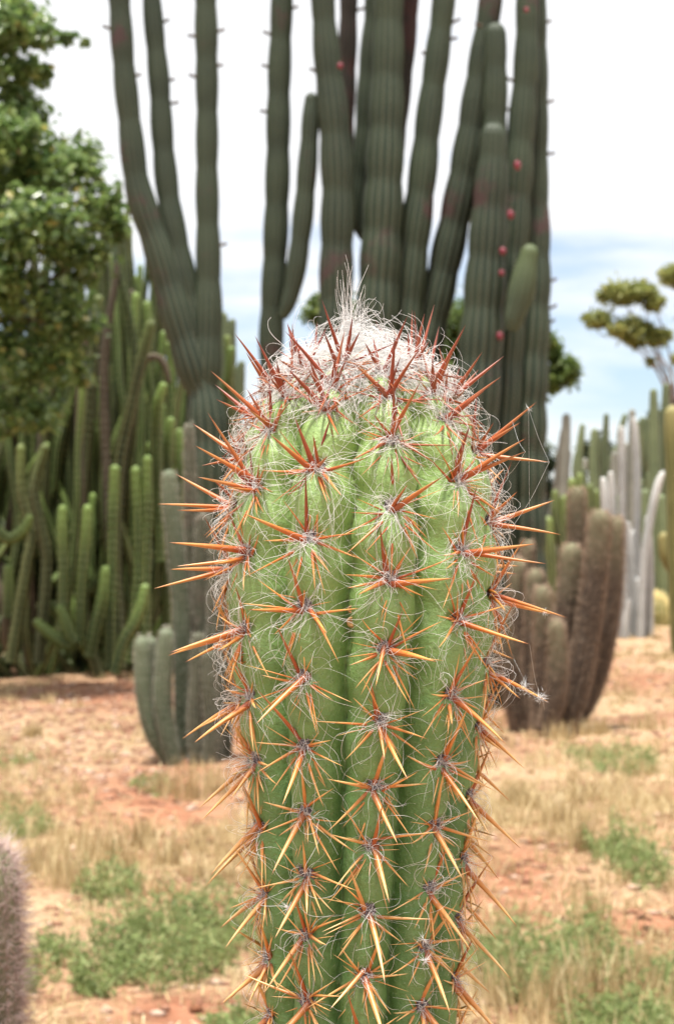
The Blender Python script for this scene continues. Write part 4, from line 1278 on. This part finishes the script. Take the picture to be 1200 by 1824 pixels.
for i, (lab, D, xa, xb, ya, yb, mt, cnt) in enumerate([
        ('loose group of slim grey-green columns under the drooping-branch cactus', 31.0, 955, 1075, 770, 900, 'far_grey', 12),
        ('crowded slim green columns below the gum tree branches', 32.0, 1075, 1165, 730, 860, 'far_green', 12),
        ('far cluster of olive columns behind the golden column', 30.0, 1150, 1225, 720, 880, 'thicket_olive', 9)]):
    g_ = 930 + H * F / D + 4
    st_ = []
    for q in range(cnt):
        x_ = xa + (xb - xa) * (q + fr.uniform(0.1, 0.9)) / cnt
        y_ = fr.uniform(ya, yb)
        w_ = fr.uniform(11, 17)
        st_.append([(x_ + fr.normal() * 6, g_, w_), (x_ + fr.normal() * 3, (g_ + y_) / 2, w_), (x_ + fr.normal() * 2, y_ + 30, w_ * 0.9), (x_ + fr.normal() * 3, y_, w_ * 0.7)])
    column_clump('column_cactus', lab, 'cactus', D, st_, mt, 1040 + 20 * i, 8, None, group='columns in the far garden', cx=(xa + xb) / 2)

# ------------------------------------------------------------------ trees
def leaf_quads(C, N, L, Wd, rr, fold=0.25):
    """pointed leaves: two triangles per half, C centres, N normals"""
    n = len(C)
    a = rr.normal(size=(n, 3))
    U = np.cross(N, a); U /= np.linalg.norm(U, axis=1)[:, None] + 1e-9
    W = np.cross(N, U); W /= np.linalg.norm(W, axis=1)[:, None] + 1e-9
    L = np.broadcast_to(L, (n,))[:, None]; Wd = np.broadcast_to(Wd, (n,))[:, None]
    V = np.stack([C - U * L * 0.5, C + W * Wd * 0.5 + N * Wd * fold, C + U * L * 0.5, C - W * Wd * 0.5 + N * Wd * fold], 1).reshape(-1, 3)
    b = np.arange(n)[:, None] * 4
    return V, np.concatenate([b + [[0, 1, 2]], b + [[0, 2, 3]]])

def crown_points(blobs, n, rr, shell=0.55, clump=0.16, per=9):
    """leaf centres gathered in twig clumps within ellipsoids (x,y,z,rx,ry,rz)"""
    B = np.array(blobs, float)
    vol = np.prod(B[:, 3:], axis=1) ** (2 / 3)
    m = n // per
    bi = rr.choice(len(B), m, p=vol / vol.sum())
    d = randdir(m, rr)
    rad_ = shell + (1.06 - shell) * rr.uniform(0, 1, m) ** 0.6
    c = B[bi, :3] + d * rad_[:, None] * B[bi, 3:]
    tone = rr.normal(size=m) * 0.16
    cc = np.repeat(c, per, 0) + rr.normal(size=(m * per, 3)) * np.repeat(B[bi, 3:], per, 0).mean(1)[:, None] * clump
    nn = np.repeat(d, per, 0) * 0.7 + rr.normal(size=(m * per, 3)) * 0.7 + np.array([0, 0, 0.9])
    nn /= np.linalg.norm(nn, axis=1)[:, None]
    lf = np.clip(0.45 + np.repeat(tone, per) + rr.normal(size=m * per) * 0.18, 0, 1)
    return cc, nn, lf

def tree(name, label, base, trunk_r, fork, blobs, nleaf, leafL, leafW, mat, bark, seed, group=None, shell=0.5, clump=0.16, cat='tree', limb_r=0.45, rag=0, min_limb=0.0):
    rr = np.random.default_rng(seed)
    t_ = thing(name, base, label, cat, group)
    base = np.asarray(base, float); fork = np.asarray(fork, float)
    k = 14
    mid = (base + fork) / 2 + rr.normal(size=3) * np.array([1, 1, 0]) * trunk_r * 0.8
    V, Fq = polyline_tube([base - [0, 0, 0.1], base + (mid - base) * 0.4, mid, fork], np.interp(np.linspace(0, 1, k), [0, 0.08, 1], [trunk_r * 1.5, trunk_r * 1.1, trunk_r * 0.7]), '', None, sides=10, n=k)
    trunk = mesh_obj('trunk', V, Fq, M[bark], t_, origin=base)
    for b in blobs:
        if b[3] < min_limb:
            continue
        e = np.array(b[:3]) + np.array([0, 0, -0.2 * b[5]])
        m1 = fork + (e - fork) * 0.45 + np.array([0, 0, 0.12 * np.linalg.norm(e - fork)]) + rr.normal(size=3) * 0.06 * np.linalg.norm(e - fork)
        V, Fq = polyline_tube([fork - (fork - base) * 0.03, m1, e], np.linspace(trunk_r * limb_r, trunk_r * 0.10, 9), '', None, sides=6, n=9)
        mesh_obj('limb', V, Fq, M[bark], t_, origin=fork)
        parts = []
        for q in range(5):
            d = randdir(1, rr)[0]
            e2 = np.array(b[:3]) + d * np.array(b[3:]) * 0.85
            s2 = m1 + (e - m1) * rr.uniform(0.3, 0.95)
            parts.append(polyline_tube([s2, (s2 + e2) / 2 + rr.normal(size=3) * 0.05, e2], np.linspace(trunk_r * 0.06, trunk_r * 0.02, 6), '', None, sides=4, n=6))
        V, Fq = merge(parts)
        mesh_obj('twigs', V, Fq, M[bark], t_, origin=fork, kind='stuff')
    lobes = list(blobs)
    if rag:
        lobes = []
        for b in blobs:
            b = np.array(b)
            lobes.append((*b[:3], *(b[3:] * 0.72)))
            for q in range(rag):
                d = randdir(1, rr)[0]
                lobes.append((*(b[:3] + d * b[3:] * rr.uniform(0.6, 1.0)), *(b[3:] * rr.uniform(0.2, 0.42))))
    C, Nn, lf = crown_points(lobes, nleaf, rr, shell, clump)
    V, Fc = leaf_quads(C, Nn, leafL * rr.uniform(0.6, 1.3, len(C)), leafW * rr.uniform(0.7, 1.2, len(C)), rr)
    mesh_obj('crown', V, Fc, M[mat], t_, origin=fork, attrs={'lf': np.repeat(lf, 4)}, smooth=False)
    return t_

def B_(px, py, D, rx, ry=None, rz=None):
    """crown lobe at a pixel; radii in pixels"""
    s_ = D / F
    ry = ry if ry is not None else rx
    rz = rz if rz is not None else rx
    p = P(px, py, D)
    return (*p, rx * s_, ry * s_, rz * s_)

DT = 14.0
tb = [B_(20, 40, DT, 62, 120, 60), B_(80, 60, DT + .2, 34, 60, 26), B_(140, 72, DT, 15, 30, 9), B_(116, 68, DT, 18, 30, 10), B_(50, 130, DT + .1, 44, 70, 20), B_(25, 170, DT, 36, 60, 22), B_(8, 120, DT - .2, 30, 60, 22), B_(45, 205, DT, 48, 90, 34), B_(10, 250, DT - .3, 60, 100, 48),
      B_(90, 290, DT + .1, 80, 120, 62), B_(150, 285, DT, 40, 70, 36), B_(170, 370, DT, 52, 90, 46), B_(60, 400, DT - .3, 95, 130, 75), B_(140, 450, DT, 62, 90, 50), B_(20, 500, DT - .2, 80, 110, 65),
      B_(110, 560, DT - .1, 70, 90, 60), B_(45, 640, DT, 75, 100, 60), B_(120, 650, DT - .2, 44, 70, 40), B_(70, 730, DT - .1, 48, 70, 40), B_(10, 740, DT, 50, 70, 40), B_(-70, 300, DT, 140, 150, 160), B_(-80, 560, DT + .2, 130, 150, 150), B_(-60, 40, DT, 110, 140, 110)]
g0 = base_point(-150, DT + 0.3)
tree('leafy_tree', 'leafy broad-leaved green tree overhanging the cactus thicket', g0, 0.16, P(-110, 640, DT + 0.3), tb, 27000, 0.068, 0.040, 'leaf', 'bark', 11, shell=0.45, clump=0.28, limb_r=0.10, rag=4, min_limb=0.2)

DG = 48.0
gb = [B_(1105, 525, DG, 34, 40, 15), B_(1140, 520, DG, 34, 40, 17), B_(1165, 540, DG, 16, 30, 14), B_(1068, 570, DG, 24, 30, 15), B_(1120, 585, DG, 38, 40, 16), B_(1165, 600, DG, 26, 30, 15), B_(1128, 608, DG, 16, 20, 10), B_(1158, 644, DG, 7, 10, 6)]
tree('gum_tree', 'spreading gum tree with flat olive leaf clusters against the sky', base_point(1212, DG), 0.10, P(1205, 735, DG), [(*b[:5], b[5] * 0.72) for b in gb], 4600, 0.26, 0.06, 'gum', 'gumbark', 12, 'gum trees', 0.1, 0.42, rag=9, limb_r=0.3)
gb = [B_(1200, 492, DG + 3, 26, 40, 17), B_(1230, 500, DG + 3, 34, 40, 24), B_(1208, 640, DG + 3, 12, 20, 10), B_(1250, 560, DG + 3, 40, 40, 26), B_(1270, 620, DG + 3, 40, 40, 26)]
tree('gum_tree', 'gum tree reaching higher than the spreading gum right behind it', base_point(1262, DG + 3), 0.28, P(1250, 680, DG + 3), [(*b[:5], b[5] * 0.72) for b in gb], 4400, 0.26, 0.06, 'gum', 'gumbark', 13, 'gum trees', 0.1, 0.42, rag=9, limb_r=0.3)

DP = 30.0
pb_ = [B_(1000, 665, DP, 32, 50, 28), B_(975, 620, DP, 26, 40, 28), B_(960, 680, DP, 34, 50, 24), B_(900, 640, DP + 1, 60, 60, 55), B_(820, 580, DP + 1, 60, 60, 52), B_(755, 570, DP + 1, 44, 50, 42), B_(690, 590, DP + 1, 60, 60, 40), B_(600, 570, DP + 1, 50, 60, 34), B_(566, 540, DP + 1, 14, 24, 13), B_(880, 720, DP, 60, 60, 40), B_(800, 680, DP + 1, 80, 60, 60), B_(700, 680, DP + 1, 90, 60, 60)]
tree('rounded_tree', 'rounded bushy green tree seen between the giant cactus stems', base_point(820, DP + 0.6), 0.2, P(820, 800, DP + 0.6), pb_, 24000, 0.13, 0.055, 'pineleaf', 'bark', 14, None, 0.3, 0.34, rag=6)

# distant shrubs closing the horizon view, some added to darken the thicket gaps
sh = [(990, 860, 42.0, 70, 80, 'dark shrub beyond the brown bristly cactus clump'), (1085, 845, 44.0, 70, 85, 'low olive shrub behind the green drooping-branch cactus'), (1165, 810, 43.0, 75, 120, 'dense dark shrub behind the two-armed column cactus'),
      (1240, 860, 40.0, 90, 100, 'dark shrub behind the golden column cactus'), (460, 900, 36.0, 90, 110, 'green shrub between the pale clump and the giant cactus'), (620, 900, 38.0, 100, 90, 'dark shrub hidden behind the woolly cactus'),
      (240, 780, 24.0, 150, 210, 'dark leafy shrub added behind the cactus thicket to darken its gaps'), (30, 760, 24.0, 170, 260, 'dark leafy shrub added behind the leafy tree to darken the thicket'), (-160, 760, 25.0, 170, 260, 'dark leafy shrub beyond the leafy tree trunk'), (800, 910, 38.0, 120, 90, 'dark shrub behind the giant cactus trunk'),
      (1380, 850, 40.0, 110, 120, 'broad shrub further along from the golden column cactus'), (-420, 800, 30.0, 200, 220, 'broad dark shrub far past the leafy tree')]
for i, (px, py, D, rx, rz, lab) in enumerate(sh):
    g = base_point(px, D)
    s_ = D / F
    bl = []
    rr = np.random.default_rng(900 + i)
    top = H - (py - rz * 0.9 - HZ) * s_
    for q in range(7):
        r_ = rx * s_ * rr.uniform(0.4, 0.6)
        zz = rr.uniform(0.35, max(0.5, top - r_ * 0.9))
        bl.append((g[0] + rr.uniform(-0.6, 0.6) * rx * s_, D + rr.uniform(-0.4, 0.4), zz, r_, r_ * 0.8, min(r_ * 0.9, 0.9)))
    tree('shrub', lab, g, 0.07, g + np.array([0, 0, 0.5]), bl, 9000 if D < 30 else 6000, 0.11 if D < 30 else 0.16, 0.05 if D < 30 else 0.07, 'hedge', 'bark', 920 + i, 'distant shrubs', 0.3, 0.22, 'shrub')

# ------------------------------------------------------------------ grass, weeds, stones
gr = np.random.default_rng(55)
def blades(cx, cy, n, hgt, spread, width, rr, lean=0.35):
    """grass blades of one tuft: 2-segment tapering strips"""
    a = rr.uniform(0, 2 * np.pi, n)
    q = rr.normal(size=(n, 2)) * spread * 0.35
    x, y = cx + q[:, 0], cy + q[:, 1]
    z = ground_z(x, y)
    h = hgt * rr.uniform(0.4, 1.1, n)
    ln = rr.uniform(0.05, lean * 2, n) * h
    dirx, diry = np.cos(a), np.sin(a)
    b = rr.uniform(0, 2 * np.pi, n)
    wx, wy = np.cos(b) * width, np.sin(b) * width
    p0 = np.stack([x, y, z - 0.004], 1)
    p1 = np.stack([x + dirx * ln * 0.35, y + diry * ln * 0.35, z + h * 0.6], 1)
    p2 = np.stack([x + dirx * ln, y + diry * ln, z + h], 1)
    W = np.stack([wx, wy, np.zeros(n)], 1)
    V = np.stack([p0 - W, p0 + W, p1 - W * 0.7, p1 + W * 0.7, p2], 1).reshape(-1, 3)
    o = np.arange(n)[:, None] * 5
    return V, [o + [[0, 1, 3, 2]], o + [[2, 3, 4]]]

def px_of(x, y):
    return 600 + x * F / y, HZ + H * F / y
def bare_at(x, y):
    px, py = px_of(x, y)
    v = 0
    for (cx, cy, rx, ry) in bare:
        v = max(v, math.exp(-(((px - cx) / rx) ** 2 + ((py - cy) / ry) ** 2) * 1.1))
    return v
def lownoise(x, y):
    return 0.5 + 0.25 * math.sin(x * 2.1 + 1.3 * math.sin(y * 1.1)) + 0.25 * math.sin(y * 1.6 + 1.7 * math.sin(x * 1.4 + 2))

parts, lfs = [], []
cnt = 0
for _ in range(11500):
    y = gr.uniform(4.2, 9) if gr.random() < 0.35 else gr.uniform(5, 26)
    half = 0.19 * y + 0.9
    x = gr.uniform(-half, half)
    if gr.random() > (0.10 + lownoise(x, y) ** 1.5 * 1.25) * (1 - 0.97 * bare_at(x, y)):
        continue
    n = int(gr.integers(9, 26))
    h = gr.uniform(0.02, 0.08) * (1.4 if gr.random() < 0.12 else 1)
    v, f = blades(x, y, n, h, gr.uniform(0.06, 0.16), 0.0016 + 0.00012 * y, gr, 0.45)
    parts.append((v, f)); lfs.append(np.repeat(np.clip(gr.uniform(0.1, 0.9) + gr.normal(size=n) * 0.15, 0, 1), 5))
    cnt += 1
    if cnt > 5200:
        break
V, Fq = merge(parts)
tag(mesh_obj('dry_grass', V, Fq, M['straw'], None, origin=(0, 10, 0), attrs={'lf': np.concatenate(lfs)}, smooth=False, kind='stuff'), 'short straw-coloured dry grass covering the red earth', 'grass')
# flattened straw litter
n = 60000
y = np.where(gr.random(n) < 0.4, gr.uniform(4.2, 9, n), gr.uniform(5, 24, n))
x = gr.uniform(-1, 1, n) * (0.19 * y + 0.8)
keep = np.array([gr.random() < (0.12 + 0.95 * lownoise(a, b)) * (1 - 0.85 * bare_at(a, b)) for a, b in zip(x, y)])
x, y = x[keep], y[keep]; n = len(x)
a = gr.uniform(0, np.pi, n); L = gr.uniform(0.015, 0.06, n); wd = 0.0012 + 0.0001 * y
z = ground_z(x, y) + gr.uniform(0.002, 0.012, n)
dx, dy = np.cos(a) * L, np.sin(a) * L
wx, wy = -np.sin(a) * wd, np.cos(a) * wd
tz = gr.normal(size=n) * 0.006
V = np.stack([np.stack([x - dx - wx, y - dy - wy, z], 1), np.stack([x + dx - wx, y + dy - wy, z + tz], 1), np.stack([x + dx + wx, y + dy + wy, z + tz], 1), np.stack([x - dx + wx, y - dy + wy, z], 1)], 1).reshape(-1, 3)
tag(mesh_obj('straw_litter', V, np.arange(n)[:, None] * 4 + [[0, 1, 2, 3]], M['straw'], None, origin=(0, 10, 0), attrs={'lf': np.repeat(gr.uniform(0, 1, n), 4)}, smooth=False, kind='stuff'), 'loose flattened straw scattered over the red earth', 'straw')

# distinct dry tufts
tufts = [(1052, 1630, 0.15, 0.09, 'dense upright straw tuft on bare red earth near the golden grass'), (995, 1480, 0.16, 0.10, 'feathery straw tuft beside the bare patch right of the woolly cactus'), (1030, 1520, 0.17, 0.10, 'taller straw tuft touching the weed among golden tufts'), (920, 1430, 0.13, 0.09, 'pale straw tuft below the brown bristly clump'), (1050, 1770, 0.2, 0.09, 'pointed straw tuft rising from the blue-green weed'),
         (1140, 1770, 0.19, 0.08, 'pointed straw tuft standing alone beyond the low edge weed'), (980, 1800, 0.2, 0.12, 'wide straw tuft between the sprawling and the low edge weeds'), (340, 1410, 0.22, 0.12, 'tall greenish dry tuft at the foot of the pale cactus clump'), (390, 1400, 0.18, 0.1, 'olive dry tuft between the pale clump and the woolly cactus'), (290, 1400, 0.11, 0.1, 'low rounded golden tuft beside the pale cactus clump'),
         (130, 1590, 0.17, 0.12, 'wide blond straw tuft beside the thin green weed'), (180, 1520, 0.16, 0.12, 'blond straw tuft behind the thin green weed'), (70, 1560, 0.16, 0.12, 'blond straw tuft behind the bristly stub cactus'), (250, 1500, 0.14, 0.08, 'thin straw tuft on the dark bare earth before the pale clump'), (300, 1530, 0.14, 0.07, 'sparse straw tuft right of the thin green weed'), (1060, 1300, 0.12, 0.12, 'low straw tuft right of the brown bristly clump base'), (1150, 1290, 0.12, 0.14, 'low spreading straw tuft beyond the green weed strip'), (1000, 1310, 0.13, 0.10, 'small straw tuft at the very foot of the brown bristly clump'), (900, 1760, 0.16, 0.1, 'straw tuft growing through the sprawling green weed'), (60, 1300, 0.1, 0.08, 'low spreading straw tuft on stony earth before the thicket')]
for i, (px, py, h, sp, lab) in enumerate(tufts):
    D = H * F / (py - HZ)
    x = (px - 600) * D / F
    n = 90
    v, f = blades(x, D, n, h * 0.85, sp, 0.0019 + 0.0001 * D, gr, 0.22)
    V, Fq = merge([(v, f)])
    o = mesh_obj('grass_tuft', V, Fq, M['straw'], None, origin=(x, D, float(ground_z(x, D))), attrs={'lf': np.repeat(np.clip(0.45 + gr.normal(size=n) * 0.25, 0, 1), 5)}, smooth=False)
    tag(o, lab or 'straw-coloured upright dry grass tuft on the red earth', 'grass', 'dry grass tufts')

# green weeds: feathery stems with small leaves
def weed(px0, py0, rx_px, ry_px, h, stems, label, seed, leaf=0.026, lw=0.006):
    h *= 0.85
    rr = np.random.default_rng(seed)
    D = H * F / (py0 - HZ)
    x0 = (px0 - 600) * D / F
    wx = rx_px * D / F
    wy = ry_px * D * D / (H * F)
    C, Nn, st = [], [], []
    for q in range(int(stems * 0.72)):
        a, r_ = rr.uniform(0, 2 * np.pi), math.sqrt(rr.uniform(0, 1))
        bx, by = x0 + math.cos(a) * r_ * wx, D + math.sin(a) * r_ * wy
        bz = float(ground_z(bx, by))
        hh = h * rr.uniform(0.2, 1.15) * (0.75 + 0.45 * math.sin(bx * 23 + seed) * math.sin(by * 9 + seed))
        lx, ly = rr.normal() * 0.35 * hh, rr.normal() * 0.35 * hh
        e = np.array([bx + lx, by + ly, bz + hh])
        b0 = np.array([bx, by, bz - 0.005])
        st.append(polyline_tube([b0, (b0 + e) / 2 + np.array([0, 0, hh * 0.06]), e], np.array([0.0022, 0.0016, 0.0012, 0.0006]), '', None, sides=3, n=4))
        m = 20
        t = rr.uniform(0.08, 1.0, m)[:, None]
        C.append(b0 + (e - b0) * t + rr.normal(size=(m, 3)) * 0.012)
        Nn.append(randdir(m, rr) + np.array([0, 0, 0.6]))
    C = np.vstack(C); Nn = np.vstack(Nn); Nn /= np.linalg.norm(Nn, axis=1)[:, None]
    V, Fc = leaf_quads(C, Nn, leaf * rr.uniform(0.6, 1.3, len(C)), lw, rr, 0.1)
    t_ = thing('weed_patch', (x0, D, float(ground_z(x0, D))), label, 'weed', 'green weeds on the red earth')
    lf = np.clip(0.5 + rr.normal(size=len(C)) * 0.22, 0, 1)
    mesh_obj('foliage', V, Fc, M['weed'], t_, attrs={'lf': np.repeat(lf, 4)}, smooth=False)
    V, Fq = merge(st)
    mesh_obj('stalks', V, Fq, M['weed'], t_, attrs={'lf': np.full(len(V), 0.8)}, smooth=False, kind='stuff')
weeds = [(320, 1690, 105, 60, 0.17, 260, 'large bushy green weed left of the woolly cactus'), (185, 1720, 55, 40, 0.12, 110, 'low green weed next to the large bushy weed'), (190, 1590, 55, 30, 0.11, 90, 'thin green weed behind the large bushy weed'),
         (20, 1465, 70, 26, 0.10, 90, 'dark green weed patch behind the bristly stub cactus'), (270, 1395, 40, 14, 0.06, 40, 'small grey-green weed near the pale cactus clump'), (20, 1360, 40, 14, 0.07, 40, 'small green weed on stony earth before the thicket'),
         (1090, 1355, 80, 20, 0.09, 130, 'low green weed strip before the brown bristly clump'), (1120, 1545, 60, 40, 0.15, 140, 'green weed among the golden dry tufts'), (930, 1720, 90, 50, 0.14, 190, 'sprawling green weed right beside the woolly cactus'),
         (1050, 1700, 70, 40, 0.11, 120, 'blue-green weed behind pointed straw tufts'), (1110, 1815, 100, 30, 0.10, 150, 'low green weed at the edge of bare red earth'), (420, 1840, 60, 30, 0.09, 90, 'bright green weed at the foot of the woolly cactus'),
         (70, 1720, 40, 40, 0.09, 70, 'pale green weed right of the bristly stub cactus'), (1190, 1740, 40, 40, 0.09, 70, 'green weed beyond the pointed straw tufts'), (500, 1640, 90, 50, 0.12, 150, 'green weed growing behind the woolly cactus'), (730, 1700, 90, 50, 0.12, 140, 'green weed half hidden behind the woolly cactus')]
for i, wdef in enumerate(weeds):
    weed(*wdef, seed=1200 + i)

# stones and dark clods
def pebble_field(name, n, smin, smax, mat, label, cat, seed, near=False, inbare=False):
    rr = np.random.default_rng(seed)
    y = rr.uniform(4.3, 20, n); x = rr.uniform(-1, 1, n) * (0.19 * y + 0.3)
    if near:      # the stony stretch in front of the thicket
        y = rr.uniform(9.0, 15.2, n); x = -rr.uniform(0.06, 0.19, n) * y + rr.normal(size=n) * 0.15
    if inbare:
        keep = np.array([rr.random() < bare_at(a, b) ** 1.2 for a, b in zip(x, y)])
        x, y = x[keep], y[keep]; n = len(x)
    s_ = smin + (smax - smin) * rr.random(n) ** 3
    base = np.array([[1, 0, 0], [0, 1, 0], [-1, 0, 0], [0, -1, 0], [0.15, 0.1, 0.75], [0, 0, -0.7], [0.7, 0.7, 0.2], [-0.7, 0.65, 0.25], [-0.7, -0.7, 0.15], [0.7, -0.7, 0.3]])
    Fc = np.array([[0, 6, 4], [6, 1, 4], [1, 7, 4], [7, 2, 4], [2, 8, 4], [8, 3, 4], [3, 9, 4], [9, 0, 4], [6, 0, 5], [1, 6, 5], [7, 1, 5], [2, 7, 5], [8, 2, 5], [3, 8, 5], [9, 3, 5], [0, 9, 5]])
    a = rr.uniform(0, 6.28, n)
    ca_, sa_ = np.cos(a), np.sin(a)
    Vb_ = base[None] * (1 + 0.22 * rr.normal(size=(n, 10, 1))) * np.stack([rr.uniform(0.7, 1.3, n), rr.uniform(0.7, 1.2, n), rr.uniform(0.5, 0.9, n)], 1)[:, None, :] * s_[:, None, None]
    X = Vb_[..., 0] * ca_[:, None] - Vb_[..., 1] * sa_[:, None] + x[:, None]
    Y = Vb_[..., 0] * sa_[:, None] + Vb_[..., 1] * ca_[:, None] + y[:, None]
    Z = Vb_[..., 2] + (ground_z(x, y) + s_ * 0.12)[:, None]
    V = np.stack([X, Y, Z], -1).reshape(-1, 3)
    tag(mesh_obj(name, V, (Fc[None] + (np.arange(n) * 10)[:, None, None]).reshape(-1, 3), M[mat], None, origin=(0, 10, 0), attrs={'lf': np.repeat(rr.uniform(0, 1, n), 10)}, smooth=False, kind='stuff'), label, cat)
pebble_field('stones', 9000, 0.005, 0.024, 'stone', 'scattered pinkish stones on the red earth', 'stones', 61)
pebble_field('stony_patch', 2600, 0.007, 0.030, 'stone', 'dense pinkish stones strewn on the earth before the thicket', 'stones', 63, near=True)
pebble_field('earth_clods', 2600, 0.006, 0.03, 'clod', 'dark crumbly clods on the bare red earth', 'earth', 62, inbare=True)
